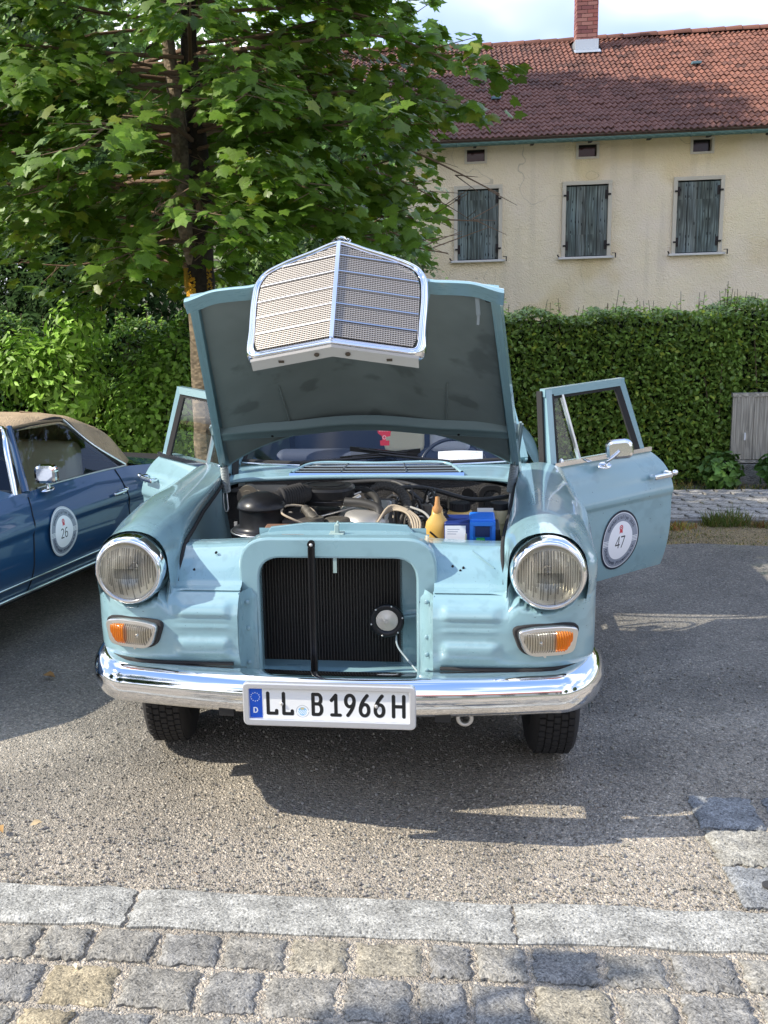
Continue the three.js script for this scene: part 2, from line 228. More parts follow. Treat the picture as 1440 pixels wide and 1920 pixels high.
// ---------- brick path, verges ----------
function blades(name, parent, N, f, mat, seed, tag) {
  const g = new THREE.BufferGeometry(); g.setAttribute('position', new THREE.Float32BufferAttribute([-0.5, 0, 0, 0.5, 0, 0, 0.32, 0.55, 0.1, -0.32, 0.55, 0.1, 0, 1, 0.32], 3)); g.setAttribute('uv', new THREE.Float32BufferAttribute([0, 0, 1, 0, 1, 0.5, 0, 0.5, 0.5, 1], 2)); g.setIndex([0, 1, 2, 0, 2, 3, 3, 2, 4]); g.computeVertexNormals();
  const R = rng(seed), im = shade(new THREE.InstancedMesh(g, mat, N)), mt = new THREE.Matrix4(), q = new THREE.Quaternion(), c = new THREE.Color();
  for (let i = 0; i < N; i++) { const [x, y, z, h, w, tilt, col] = f(R); q.setFromEuler(new THREE.Euler((R() - 0.5) * tilt, R() * 6.28, (R() - 0.5) * tilt)); mt.compose(new THREE.Vector3(x, y, z), q, new THREE.Vector3(w, h, h)); im.setMatrixAt(i, mt); im.setColorAt(i, c.setRGB(...col)); }
  im.name = name; im.userData.kind = 'stuff'; parent.add(im); if (tag) { im.userData.label = tag[0]; im.userData.category = tag[1]; } return im;
}
const leafMat = (r = 0.35, t = 0.42) => phys(1, 1, 1, r, { transmission: t, thickness: 0, specularIntensity: 0.5 });
{
  const path = setting('footpath', null, null, GT), R = rng(31);
  part('path_bed', surf(2, 2, (u, v) => [-9 + 18 * u, 0.012, -9.02 + 1.06 * v, u * 16, v]), std(0.2, 0.19, 0.18, 0.95, 0, { map: gravel.map }), path);
  part('path_edging', box(18, 0.09, 0.04, 0, -0.018, -7.965, 0.008), std(0.22, 0.21, 0.2, 0.9, 0, { bumpMap: granite.bump, bumpScale: 0.005 }), path);
  const mats = [std(0.80, 0.75, 0.70, 0.9, 0, { map: granite.map }), std(0.74, 0.71, 0.69, 0.9, 0, { map: granite.map }), std(0.84, 0.78, 0.71, 0.9, 0, { map: granite.map })];
  // interlocking pavers with zigzag sides, laid in a running bond
  const S = new THREE.Shape(), w = 0.1, d = 0.052; S.moveTo(-w, -d); S.lineTo(-w * 0.35, -d * 0.72); S.lineTo(w * 0.35, -d * 1.18); S.lineTo(w, -d); S.lineTo(w * 0.86, 0); S.lineTo(w, d); S.lineTo(w * 0.35, d * 0.72); S.lineTo(-w * 0.35, d * 1.18); S.lineTo(-w, d); S.lineTo(-w * 0.86, 0); S.closePath();
  const pg = ext(S, 0.02, 0.004, -0.01).rotateX(-Math.PI / 2); const far = []; let k = 0;
  for (let r = 0; r < 9; r++) for (let i = 0; i < 86; i++) {
    const x = -8.9 + i * 0.213 + (r % 2) * 0.1, z = -8.05 - r * 0.114, y = 0.022 + (R() - 0.5) * 0.004, vis = x > 1.55 && x < 3.6;
    if (vis && k < 120) { const p = part('paver', pg, mats[Math.floor(R() * 3)], path); p.position.set(x, y, z); if (k) p.name = 'paver_' + String(k).padStart(3, '0'); k++; } else far.push([x, y, z, R()]);
  }
  const im = shade(new THREE.InstancedMesh(pg, mats[0], far.length)), mt = new THREE.Matrix4(); far.forEach((p, i) => { im.setMatrixAt(i, mt.makeTranslation(p[0], p[1], p[2])); im.setColorAt(i, C(0.9 + 0.2 * p[3], 0.9 + 0.18 * p[3], 0.9 + 0.15 * p[3])); }); im.name = 'paver_field'; im.userData.kind = 'stuff'; path.add(im);
  const gm = leafMat(0.6, 0.35), green = (R) => { const t = 0.5 + R(); return R() < 0.45 ? [0.44 * t, 0.33 * t, 0.09 * t] : [0.16 * t, 0.21 * t, 0.045 * t]; };
  const verge = setting('grass_verge', null, null, GT);
  part('verge_soil', surf(40, 6, (u, v) => [-9 + 18 * u, lerp(0.008, -0.034, v * v) + 0.02 * Math.sin(v * 3.14) * noise3(u * 40, v * 3, 2), -7.93 + (0.62 + 0.2 * noise3(u * 30, 2, 1)) * v, u * 16, v * 0.5]), std(0.85, 0.70, 0.44, 0.95, 0, { map: gravel.map, bumpMap: gravel.bump, bumpScale: 0.02 }), verge);
  blades('verge_grass', verge, 24000, (R) => { const x = -9 + 18 * R(), v = R(), n = noise3(x * 2.2, v * 2, 4), z = -7.92 + 0.66 * v * (0.7 + 0.5 * n), h = (0.018 + 0.05 * R() * n) * (v > 0.8 ? 0.6 : 1); return [x, lerp(0.008, -0.012, v), z, h, 0.007, 1.6, green(R)]; }, gm, 5);
  blades('hedge_foot_grass', verge, 12000, (R) => { const x = -9 + 18 * R(), z = -9.03 - 0.34 * R(), h = 0.03 + 0.13 * R() * R() * noise3(x * 3, z * 3, 2); return [x, 0.0, z, h, 0.007, 1.4, green(R)]; }, gm, 6);
  const tuft = thing('grass_tuft', 'rounded green grass tuft on the verge between the yard and the path', 'grass', gw(2.08, 0, -7.84).toArray());
  blades('grass_blades', tuft, 420, (R) => { const a = R() * 6.28, r = 0.13 * Math.sqrt(R()); return [r * 1.35 * Math.cos(a), 0.006, r * 0.6 * Math.sin(a), 0.07 + 0.12 * R() * (1 - r * 4), 0.007, 1.1, R() < 0.25 ? [0.24, 0.19, 0.06] : [0.10 + 0.05 * R(), 0.15 + 0.06 * R(), 0.03]]; }, gm, 7).userData.kind = 'stuff';
  part('root_crown', new THREE.SphereGeometry(0.09, 12, 8, 0, 6.3, 0, 1.57).scale(1.4, 0.35, 0.7), std(0.12, 0.11, 0.04, 0.95), tuft);
  for (const [x, z, w, gcol, label] of [[1.68, -7.72, 0.11, [0.34, 0.26, 0.06], 'low yellow dry grass clump on the verge beside the open door edge'], [2.38, -7.8, 0.1, [0.2, 0.16, 0.05], 'brownish grass clump on the verge right of the green tuft']]) {
    const t = thing('grass_tuft', label, 'grass', gw(x, 0, z).toArray());
    blades('grass_blades', t, 260, (R) => { const a = R() * 6.28, r = w * Math.sqrt(R()); return [r * 1.7 * Math.cos(a), 0.006, r * 0.6 * Math.sin(a), 0.03 + 0.06 * R(), 0.007, 1.6, [gcol[0] * (0.6 + R()), gcol[1] * (0.6 + R()), gcol[2]]]; }, gm, 9);
    part('root_crown', new THREE.SphereGeometry(w * 0.7, 10, 6, 0, 6.3, 0, 1.57).scale(1.8, 0.25, 0.7), std(0.14, 0.11, 0.05, 0.95), t);
  }
}
// ---------- farmhouse ----------
{
  const H = thing('farmhouse', 'old cream rendered farmhouse with a red tiled roof and closed green shutters', 'house', [0, 0, 0], GT);
  const zW = -20, X0 = -5, X1 = 10, eave = 3.955, slope = Math.atan2(2.47, 5.4);
  const win = [-2, -1, 0, 1, 2, 3].map((k) => 0.46 + 1.845 * k), attic = [-3.1, -1.24, 0.64, 2.52, 4.40, 6.28];
  const S = new THREE.Shape(); S.moveTo(X0, -0.1); S.lineTo(X1, -0.1); S.lineTo(X1, eave + 0.15); S.lineTo(X0, eave + 0.15); S.closePath();
  for (const x of win) { const h = new THREE.Path(); h.moveTo(x, 1.985); h.lineTo(x + 0.83, 1.985); h.lineTo(x + 0.83, 3.25); h.lineTo(x, 3.25); h.closePath(); S.holes.push(h); }
  for (const x of attic) { const h = new THREE.Path(); h.moveTo(x, 3.615); h.lineTo(x + 0.385, 3.615); h.lineTo(x + 0.385, 3.885); h.lineTo(x, 3.885); h.closePath(); S.holes.push(h); }
  const wallTex = tex(1024, (u, v) => { const f = tfbm(u, v, 4, 11, 5), g = tfbm(u, v, 9, 14, 4), st = sstep(0.52, 0.75, tfbm(u * 1, v, 6, 19, 3)) * 0.5; const ru = sstep(0.62, 0.85, tnoise(u * 46, v * 3, 46, 21)) * sstep(0.35, 0.7, tfbm(u, v, 5, 27, 3)) * 0.03, cr = Math.abs(tfbm(u, v, 5, 33, 4) - 0.5) < 0.0025 ? 0.12 : 0; const q = 0.95 + 0.10 * (f - 0.5) - 0.08 * st - ru - cr; return [q, q * (0.975 - 0.04 * st), q * (0.925 - 0.16 * st + 0.10 * (g - 0.5))]; }, 0.18, 0.18);
  const wallBump = tex(512, (u, v) => 0.5 * tnoise(u * 120, v * 120, 120, 3) + 0.5 * tfbm(u, v, 14, 9, 4), 0.6, 0.6, false);
  const wm = std(0.87, 0.785, 0.63, 0.95, 0, { map: wallTex, bumpMap: wallBump, bumpScale: 0.02 });
  const plain = ext(S, 0.35, 0, 0); plain.translate(0, 0, zW - 0.35); part('wall', [plain, box(0.35, 4.4, 10, X0 + 0.175, 2.1, zW - 5.36), box(0.35, 4.4, 10, X1 - 0.175, 2.1, zW - 5.36)], wm, H);
  // random stains, faint streaks and cracks are in the render's colour; window joinery
  const wood = (a, b, c) => std(a, b, c, 0.85, 0, { map: tex(256, (u, v) => { const g = tnoise(u * 26 + 2 * tnoise(u * 4, v * 3, 4, 9), v * 5, 26, 41), k = cells(u, v, 5, 13), kn = k[2] > 0.6 && k[0] < 0.11 ? 0.35 : 1, w = tfbm(u, v, 3, 5, 4); const q = (0.62 + 0.45 * g * g + 0.5 * (w - 0.5)) * kn; return [q * (1 - 0.1 * (w - 0.5)), q, q * (1.0 + 0.15 * (w - 0.5))]; }) });
  const shut = [wood(0.195, 0.24, 0.22), wood(0.18, 0.225, 0.205), wood(0.205, 0.235, 0.215)], fr = std(0.62, 0.56, 0.45, 0.85, 0, { bumpMap: wallBump, bumpScale: 0.006 }), iron = std(0.035, 0.028, 0.026, 0.8, 0.3), sillM = std(0.6, 0.58, 0.54, 0.6);
  const R = rng(8);
  for (const x of win) {
    const F = part('window', [box(0.83, 0.062, 0.09, x + 0.415, 3.222, zW + 0.002), box(0.062, 1.20, 0.09, x + 0.031, 2.59, zW + 0.002), box(0.062, 1.20, 0.09, x + 0.799, 2.59, zW + 0.002)], fr, H); F.name = numbered('window');
    const at = (n, g, m) => { const p = part(n, g, m, F); return p; };
    at('sill', box(0.94, 0.04, 0.14, x + 0.415, 1.972, zW + 0.03, 0.008), sillM);
    at('sill_bracket', [bar([x - 0.075, 2.03, zW + 0.13], [x - 0.025, 1.965, zW + 0.06], 0.016)], iron); at('sill_bracket', [bar([x + 0.90, 1.955, zW + 0.13], [x + 0.90, 2.04, zW + 0.13], 0.018), bar([x + 0.84, 2.035, zW + 0.13], [x + 0.90, 2.035, zW + 0.13], 0.012)], iron);
    for (let b = 0; b < 4; b++) { const g = box(0.168, 1.165, 0.028, x + 0.064 + 0.0855 + b * 0.177, 2.585, zW - 0.004 + (R() - 0.5) * 0.006, 0.004); const uv = g.attributes.uv; for (let i = 0; i < uv.count; i++) uv.setXY(i, uv.getX(i) * 0.5 + b * 0.37 + x, uv.getY(i) + x * 0.3); at('board', g, shut[(b + Math.floor(R() * 3)) % 3]); }
    at('cover_strip', box(0.032, 1.165, 0.02, x + 0.422, 2.585, zW + 0.016, 0.004), shut[0]);
    for (const [sx, sy] of [[0.09, 3.02], [0.09, 2.18], [0.74, 3.02], [0.74, 2.18]]) at('hinge', [box(0.042, 0.15, 0.012, x + sx, sy, zW + 0.022), box(0.07, 0.03, 0.02, x + sx + (sx < 0.4 ? -0.035 : 0.035), sy, zW + 0.055)], iron);
    at('lining', box(0.8, 1.22, 0.01, x + 0.415, 2.6, zW - 0.06), M.dark);
  }
  for (const x of attic) { const F = part('attic_window', [box(0.385, 0.035, 0.08, x + 0.1925, 3.867, zW - 0.02), box(0.385, 0.035, 0.08, x + 0.1925, 3.633, zW - 0.02), box(0.04, 0.2, 0.08, x + 0.02, 3.75, zW - 0.02), box(0.04, 0.2, 0.08, x + 0.365, 3.75, zW - 0.02)], fr, H); F.name = numbered('attic_window'); part('dark_pane', box(0.3, 0.2, 0.01, x + 0.1925, 3.75, zW - 0.12), phys(0.01, 0.01, 0.012, 0.12), F); }
  // eaves: fascia, rafters' ends, gutter with brackets
  const ov = 0.42, ez = zW + ov, ey = eave - 0.02;
  part('eaves_board', box(X1 - X0 + 0.4, 0.03, ov + 0.1, (X0 + X1) / 2, eave + 0.02, zW + ov / 2 - 0.06), std(0.12, 0.085, 0.06, 0.9), H);
  const copper = std(0.20, 0.30, 0.265, 0.6, 0.2, { map: tex(256, (u, v) => { const f = tfbm(u, v, 8, 3, 5); return [0.75 + 0.5 * (f - 0.5), 0.8 + 0.4 * (f - 0.5), 0.8 + 0.35 * (f - 0.5)]; }, 3, 1) });
  for (let x = X0 - 0.2; x < X1; x += 0.95) { const g = surf(6, 10, (u, v) => { const a = Math.PI * (1 + v), r = 0.062; return [x + 0.94 * u, ey - 0.02 + r * Math.sin(a), ez + 0.045 + r * Math.cos(a), u, v]; }); const p = part('gutter', [g, new THREE.TorusGeometry(0.064, 0.008, 5, 12, Math.PI).rotateZ(Math.PI).rotateY(Math.PI / 2).translate(x, ey - 0.02, ez + 0.045)], copper, H); p.name = numbered('gutter'); part('bracket', [box(0.05, 0.025, 0.2, x + 0.3, ey - 0.08, ez - 0.05), box(0.03, 0.06, 0.03, x + 0.3, ey - 0.07, ez + 0.02)], iron, p); }
  // roof: a deck, tiles, ridge tiles
  const cs = Math.cos(slope), sn = Math.sin(slope), len = 5.42 / cs, at = (d, h) => [ey + 0.03 + d * sn + h * cs, ez - d * cs + h * sn];
  const deck = (h) => { const a = at(0, h), b = at(len, h); return [a, b]; }, [a0, b0] = deck(-0.02);
  const roof = part('roof', [surf(1, 1, (u, v) => [lerp(X0 - 0.3, X1 + 0.3, u), lerp(a0[0], b0[0], v), lerp(a0[1], b0[1], v)]), surf(1, 1, (u, v) => [lerp(X0 - 0.3, X1 + 0.3, u), lerp(a0[0], b0[0], v), lerp(2 * b0[1] - a0[1], b0[1], v)])], std(0.09, 0.05, 0.04, 0.9), H);
  const tw = 0.2, th = 0.218, tile = join([surf(12, 2, (u, v) => { const x = tw * (u - 0.5) * 1.02, wv = 0.017 * Math.cos(u * 4 * Math.PI); return [x, wv + 0.022 * (1 - v), -v * th * 1.1]; }), surf(12, 1, (u, v) => [tw * (u - 0.5) * 1.02, 0.017 * Math.cos(u * 4 * Math.PI) + 0.022 - 0.02 * (1 - v), 0])]);
  const tint = (x, d, R) => { const n = fbm(x * 0.5, d * 0.6, 3, 3), o = sstep(3.8, 6.6, x + d * 0.45 + (n - 0.5) * 2.2), t = 0.72 + 0.5 * R(), k = R() < 0.12 ? 0.55 : 1; return [lerp(0.135, 0.18, o) * t * k, lerp(0.058, 0.072, o) * t * k, lerp(0.043, 0.045, o) * t * k]; };  // tiles turn oranger upward and right: tree shade and sun painted in
  const tm = (c) => std(c[0], c[1], c[2], 0.85), pool = []; for (let i = 0; i < 24; i++) { const o = i / 23, t = 0.75 + 0.45 * R(); pool.push(tm([lerp(0.135, 0.18, o) * t, lerp(0.058, 0.072, o) * t, lerp(0.043, 0.045, o) * t])); }
  const field = []; let k = 0; const q = new THREE.Quaternion().setFromAxisAngle(new THREE.Vector3(1, 0, 0), slope);
  for (let r = 0; r < 27; r++) for (let i = 0; i < 78; i++) {
    const x = X0 - 0.3 + (i + 0.5) * tw, d = r * th, [y, zz] = at(d, 0.02), n = fbm(x * 0.5, d * 0.6, 3, 3), o = sstep(3.8, 6.6, x + d * 0.45 + (n - 0.5) * 2.2);
    if (x > 2.95 && x < 3.45 && d > 4.95 && d < 5.5) continue;
    if (k < 300 && x > 0.6 && x < 5.8) { const m = part('roof_tile', tile, pool[Math.min(23, Math.floor(o * 20 + R() * 4))], roof); m.position.set(x + (R() - 0.5) * 0.008, y + (R() - 0.5) * 0.014, zz + (R() - 0.5) * 0.012); m.quaternion.copy(q); if (k) m.name = 'roof_tile_' + String(k).padStart(3, '0'); k++; } else field.push([x + (R() - 0.5) * 0.008, y + (R() - 0.5) * 0.014, zz + (R() - 0.5) * 0.012, tint(x, d, R)]);
  }
  const im = shade(new THREE.InstancedMesh(tile, std(1, 1, 1, 0.85), field.length)), mt = new THREE.Matrix4(), one = new THREE.Vector3(1, 1, 1); field.forEach((f, i) => { im.setMatrixAt(i, mt.compose(new THREE.Vector3(f[0], f[1], f[2]), q, one)); im.setColorAt(i, C(...f[3])); }); im.name = 'roof_tile_field'; im.userData.kind = 'stuff'; roof.add(im);
  const [ry, rz] = at(27 * th - 0.02, 0.03); for (let i = 0; i < 46; i++) { const m = part('ridge_tile', new THREE.CylinderGeometry(0.085, 0.1, 0.36, 10, 1, false, -Math.PI / 2, Math.PI).rotateX(-Math.PI / 2).rotateY(Math.PI / 2), pool[Math.min(23, Math.floor(i / 46 * 20 + R() * 4))], roof); m.position.set(X0 - 0.2 + i * 0.335, ry - 0.02 + 0.025 * Math.sin(i * 0.23) + (R() - 0.5) * 0.012, rz); m.rotation.z = (R() - 0.5) * 0.04; m.name = numbered('ridge_tile'); }
  for (const [x, d] of [[1.25, 2.0], [5.05, 3.55]]) { const [y, zz] = at(d, 0.08); part('vent_tile', box(0.17, 0.05, 0.12, x, y, zz, 0.01), std(0.09, 0.17, 0.2, 0.6), roof).name = numbered('vent_tile'); }
  // chimney, brick by brick
  const cx = 3.2, [cy, cz] = at(5.2, 0), Ch = part('chimney', box(0.385, 1.6, 0.385, cx, cy + 0.6, cz), std(0.2, 0.13, 0.11, 0.95), H);
  const bm = [tm([0.22, 0.08, 0.07]), tm([0.27, 0.095, 0.08]), tm([0.19, 0.07, 0.068]), tm([0.25, 0.105, 0.09]), tm([0.32, 0.15, 0.125])], bg = new THREE.BoxGeometry(1, 1, 1); let kb = 0;
  for (let r = 0; r < 14; r++) for (let s = 0; s < 4; s++) { const cut = r % 2 ? [[-0.21, -0.005], [0.005, 0.21]] : [[-0.21, -0.125], [-0.115, 0.105], [0.115, 0.21]]; for (const [p, e] of cut) { const m = part('brick', bg, bm[Math.floor(R() * 5)], Ch); m.scale.set(e - p, 0.064, 0.03); const t = (p + e) / 2, y = cy + 0.16 + r * 0.0745, o = 0.196 + (R() - 0.5) * 0.004; if (s === 0) m.position.set(cx + t, y, cz + o); if (s === 1) m.position.set(cx - t, y, cz - o); if (s > 1) { m.rotation.y = Math.PI / 2; m.position.set(cx + (s === 2 ? o : -o), y, cz + t); } if (kb) m.name = 'brick_' + String(kb).padStart(3, '0'); kb++; } }
  part('flashing', [box(0.46, 0.2, 0.46, cx, cy + 0.06, cz, 0.006), surf(1, 1, (u, v) => { const p = at(5.2 - 0.42 + 0.2 * v, 0.06); return [cx - 0.26 + 0.52 * u, p[0], p[1]]; })], std(0.48, 0.52, 0.56, 0.45, 0.6), Ch);
  part('cap', [box(0.56, 0.05, 0.56, cx, cy + 1.24, cz, 0.008)], std(0.14, 0.08, 0.07, 0.9), Ch);
}
// ---------- weathered hatch in the hedge ----------
{
  const g = thing('garden_hatch', 'weathered grey wooden hatch on a concrete plinth, half overgrown by the hedge', 'hatch', [0, 0, 0], GT), R = rng(3);
  const t = tex(256, (u, v) => { const s = tnoise(u * 40, v * 3, 40, 3) * 0.6 + tnoise(u * 90, v * 6, 90, 5) * 0.4, f = tfbm(u, v, 4, 8, 4), st = sstep(0.55, 0.8, f) * (v > 0.6 ? 1 : 0.2), q = 0.5 + 0.5 * s - 0.4 * st; return [q, q * 0.99, q * 0.96]; });
  const m = std(0.64, 0.60, 0.53, 0.95, 0, { map: t, bumpMap: t, bumpScale: 0.004 });
  [[2.475, 0.17], [2.648, 0.2], [2.851, 0.18], [3.034, 0.2]].forEach(([x, w], i) => part('plank', box(w, 0.52, 0.03, x + w / 2, 0.485, -9.33 + (R() - 0.5) * 0.008, 0.004), m, g).name = numbered('plank'));
  part('rail', [box(0.78, 0.03, 0.05, 2.86, 0.76, -9.335), box(0.78, 0.022, 0.05, 2.86, 0.21, -9.33)], m, g);
  part('plinth', box(0.8, 0.26, 0.2, 2.85, 0.06, -9.40, 0.01), std(0.6, 0.58, 0.54, 0.95, 0, { map: granite.map, bumpMap: granite.bump, bumpScale: 0.01 }), g);
  part('hasp', box(0.012, 0.06, 0.02, 2.58, 0.42, -9.31), M.white, g);
}
// ---------- vegetation ----------
function scatter(name, parent, geo, mat, items, stuff = true) {   // items: [x, y, z, nx, ny, nz, size, spin, r, g, b]
  const im = shade(new THREE.InstancedMesh(geo, mat, items.length)), mt = new THREE.Matrix4(), q = new THREE.Quaternion(), q2 = new THREE.Quaternion(), up = new THREE.Vector3(0, 1, 0), n = new THREE.Vector3(), c = new THREE.Color();
  items.forEach((t, i) => { n.set(t[3], t[4], t[5]).normalize(); q.setFromUnitVectors(up, n); q2.setFromAxisAngle(up, t[7]); q.multiply(q2); mt.compose(new THREE.Vector3(t[0], t[1], t[2]), q, new THREE.Vector3(t[6], t[6], t[6])); im.setMatrixAt(i, mt); im.setColorAt(i, c.setRGB(t[8], t[9], t[10])); });
  im.name = name; if (stuff) im.userData.kind = 'stuff'; parent.add(im); return im;
}
const smallLeaf = oval(1, 0.62, 0.22), narrowLeaf = oval(1, 0.36, 0.2);
function mapleLeaf() {
  const o = [[0, 0], [0.12, -0.06], [0.33, -0.15], [0.36, -0.02], [0.50, 0.05], [0.40, 0.17], [0.55, 0.42], [0.40, 0.42], [0.25, 0.48], [0.21, 0.62], [0.06, 0.78], [0, 0.90], [-0.06, 0.78], [-0.21, 0.62], [-0.25, 0.48], [-0.40, 0.42], [-0.55, 0.42], [-0.40, 0.17], [-0.50, 0.05], [-0.36, -0.02], [-0.33, -0.15], [-0.12, -0.06]];
  const P = [0, 0.02, 0.22], T = [0.5, 0.3], I = []; o.forEach(([x, z]) => { P.push(x, -0.32 * x * x - 0.12 * z * z + 0.02, z); T.push(x + 0.5, z); }); for (let i = 0; i < o.length; i++) I.push(0, 1 + (i + 1) % o.length, 1 + i);
  const st = [0.012, 0, -0.012, 0], b = P.length / 3; P.push(-0.009, 0, 0, 0.009, 0, 0, 0.004, 0.03, -0.42, -0.004, 0.03, -0.42); T.push(0, 0, 0, 0, 0, 0, 0, 0); I.push(b, b + 1, b + 2, b, b + 2, b + 3);
  const g = new THREE.BufferGeometry(); g.setAttribute('position', new THREE.Float32BufferAttribute(P, 3)); g.setAttribute('uv', new THREE.Float32BufferAttribute(T, 2)); g.setIndex(I); g.computeVertexNormals(); return g;
}
const barkTex = tex(512, (u, v) => { const a = tnoise(u * 20, v * 60, 60, 4), f = tfbm(u, v, 5, 31, 5), l = sstep(0.55, 0.7, tfbm(u, v, 6, 37, 4)); const q = 0.62 + 0.3 * (f - 0.5) + 0.25 * (a - 0.5) + 0.12 * l; return [q, q * 0.96, q * 0.88]; });
const bark = std(0.40, 0.34, 0.27, 0.95, 0, { map: barkTex, bumpMap: barkTex, bumpScale: 0.012 }), darkBark = std(0.075, 0.06, 0.045, 0.95, 0, { map: barkTex, bumpMap: barkTex, bumpScale: 0.01 }), twigMat = std(0.13, 0.095, 0.06, 0.9), twigRed = std(0.16, 0.10, 0.06, 0.85);
function limb(pts, r0, r1, seg = 16, rs = 10) {
  const cv = new THREE.CatmullRomCurve3(pts.map(V)), g = new THREE.TubeGeometry(cv, seg, 1, rs), P = g.attributes.position, q = new THREE.Vector3();
  for (let i = 0; i <= seg; i++) { cv.getPointAt(i / seg, q); const r = lerp(r0, r1, i / seg); for (let j = 0; j <= rs; j++) { const k = i * (rs + 1) + j, n = 1 + 0.14 * (noise3(P.getX(k) * 14, P.getY(k) * 9, P.getZ(k) * 14) - 0.5); P.setXYZ(k, q.x + (P.getX(k) - q.x) * r * n, q.y + (P.getY(k) - q.y) * r * n, q.z + (P.getZ(k) - q.z) * r * n); g.attributes.uv.setXY(k, j / rs, i / seg * cv.getLength() * 1.2); } }
  g.computeVertexNormals(); return g;
}
{ // the maple behind the car
  const T = thing('maple_tree', 'young maple with a pale bark trunk and broad leafy crown behind the light blue car', 'tree', [-0.575, 0, -8.0]), R = rng(101);
  part('trunk', [limb([[0.03, -0.05, 0], [0.0, 0.5, 0], [0.0, 1.1, 0], [0.0, 1.72, 0]], 0.105, 0.092, 24, 18)], bark, T);
  part('mossy_trunk', [limb([[0.0, 1.68, 0], [0.005, 1.85, 0], [0.0, 2.2, -0.01]], 0.096, 0.10, 10, 16), limb([[0.02, 2.1, -0.02], [0.03, 2.6, -0.03], [0.0, 3.3, 0], [0.04, 4.4, 0.02]], 0.085, 0.035, 16, 12)], darkBark, T, 'dark damp upper trunk');
  const moss = []; for (let i = 0; i < 700; i++) { const a = 2.2 + 2.2 * R(), y = 1.71 + 0.17 * R() * R(); moss.push([0.1 * Math.cos(a), y, -0.1 * Math.sin(a), Math.cos(a), R() - 0.4, -Math.sin(a), 0.012 + 0.012 * R(), R() * 6, 0.5 + 0.2 * R(), 0.28 + 0.1 * R(), 0.02]); }
  for (let i = 0; i < 500; i++) { const a = 1.2 + 3.4 * R(), y = 1.74 + 0.16 * R(); moss.push([0.102 * Math.cos(a + 1.2), y, 0.102 * Math.abs(Math.sin(a)), Math.cos(a), 0, 1, 0.012 + 0.01 * R(), R() * 6, 0.34, 0.2, 0.02]); }
  scatter('moss', T, smallLeaf, std(1, 1, 1, 0.95), moss);
  part('stem', limb([[0.0, 1.86, 0.0], [-0.06, 2.1, 0.03], [-0.10, 2.4, 0.05], [-0.09, 2.75, 0.06], [-0.14, 3.4, 0.04], [-0.2, 4.4, 0]], 0.07, 0.028, 16, 12), bark, T);
  const leaves = [], twigs = [], dry = [];
  const leafAt = (x, y, z, out, dark) => {
    const gap = (() => { if (y < 1.0) return false; const k = -x / 1.18, yy = y - k; return k > 0.05 && yy > 0.6 && yy < 1.85 && Math.abs(z - 0.11 * k) < 0.16; })(); const sx = x - 0.575 + 1.18 * y, sz = 0.991 * (z - 8.0 - 0.11 * y) - 0.1305 * sx; if (gap || (sx > 1.5 && sx < 4 && sz < -8.5 && sz > -9.1)) return; if (y < 2.72 && x > 1.72 - 0.2 * z) return; if (z > 0.04 && Math.abs(x + 0.06 - 0.07 * z) < 0.2 && y > 1.85 && y < 3.1 && hash3(Math.floor(x * 99), Math.floor(y * 99), 4) < 0.8) return; const s = (0.056 + 0.07 * R()), nx = out[0] * 0.45 + (R() - 0.5) * 1.0, nz = out[2] * 0.5 + (R() - 0.5) * 1.1 + 0.12, ny = 0.62 + 0.5 * R(), t = 0.7 + 0.6 * R(), y2 = R() < 0.08 ? 1.5 : 1;  // leaves left out along the sun's path so light reaches trunk and footpath
    leaves.push([x, y, z, nx, ny, nz, s, Math.atan2(out[0], out[2]) + (R() - 0.5) * 2.4, 0.21 * t * y2, 0.36 * t * (y2 > 1 ? 1.1 : 1), 0.038 * t]);
  };
  for (let b = 0; b < 150; b++) {
    const y0 = (b % 5 ? 1.98 : 1.8) + 2.7 * Math.pow(R(), 0.9), a = b * 2.39996 + R() * 0.5, sp = Math.sqrt(Math.max(0.05, 1 - Math.pow((y0 - 3.3) / 2.4, 2))), len = (1.15 + 0.95 * R()) * sp + 0.15, dx = Math.cos(a), dz = Math.sin(a), rise = 0.35 * R() + 0.1 + (y0 > 3.6 ? 0.4 : 0), droop = 0.25 + 0.35 * R();
    const at = (t) => [dx * len * t, y0 + rise * t - droop * t * t * len * 0.55 + 0.04 * Math.sin(9 * t + b), dz * len * t];
    const r0 = 0.005 + 0.006 * len; twigs.push(limb([at(0), at(0.35), at(0.7), at(1)], r0, 0.004, 8, 5));
    const n = Math.round(14 + 12 * len);
    for (let k = 0; k < n; k++) {
      const t = 0.22 + 0.78 * Math.pow(R(), 0.75), p = at(t), ta = a + (R() < 0.5 ? -1 : 1) * (0.5 + 0.8 * R()), tl = 0.16 + 0.34 * R() * (1.15 - t * 0.6), e = [p[0] + Math.cos(ta) * tl, p[1] + (R() - 0.55) * 0.26, p[2] + Math.sin(ta) * tl];
      if (k % 3 === 0) twigs.push(rod(p, e, 0.004, 0.0018, 4));
      const m = 4 + Math.floor(R() * 4); for (let i = 0; i < m; i++) { const f = 0.45 + 0.6 * R(); leafAt(lerp(p[0], e[0], f) + (R() - 0.5) * 0.14, lerp(p[1], e[1], f) + (R() - 0.6) * 0.13, lerp(p[2], e[2], f) + (R() - 0.5) * 0.14, [Math.cos(ta), 0, Math.sin(ta)]); }
    }
  }
  for (let i = 0; i < 14; i++) { const a = R() * 6.28, r = 0.8 + 0.9 * R(), y = 2.4 + 1.2 * R(); for (let k = 0; k < 9; k++) dry.push([r * Math.cos(a) + (R() - 0.5) * 0.04, y - k * 0.014, r * Math.sin(a) + (R() - 0.5) * 0.04, R() - 0.5, 0.5, R() - 0.5, 0.035, R() * 6, 0.45, 0.36, 0.08]); }
  part('branches', twigs, twigRed, T);
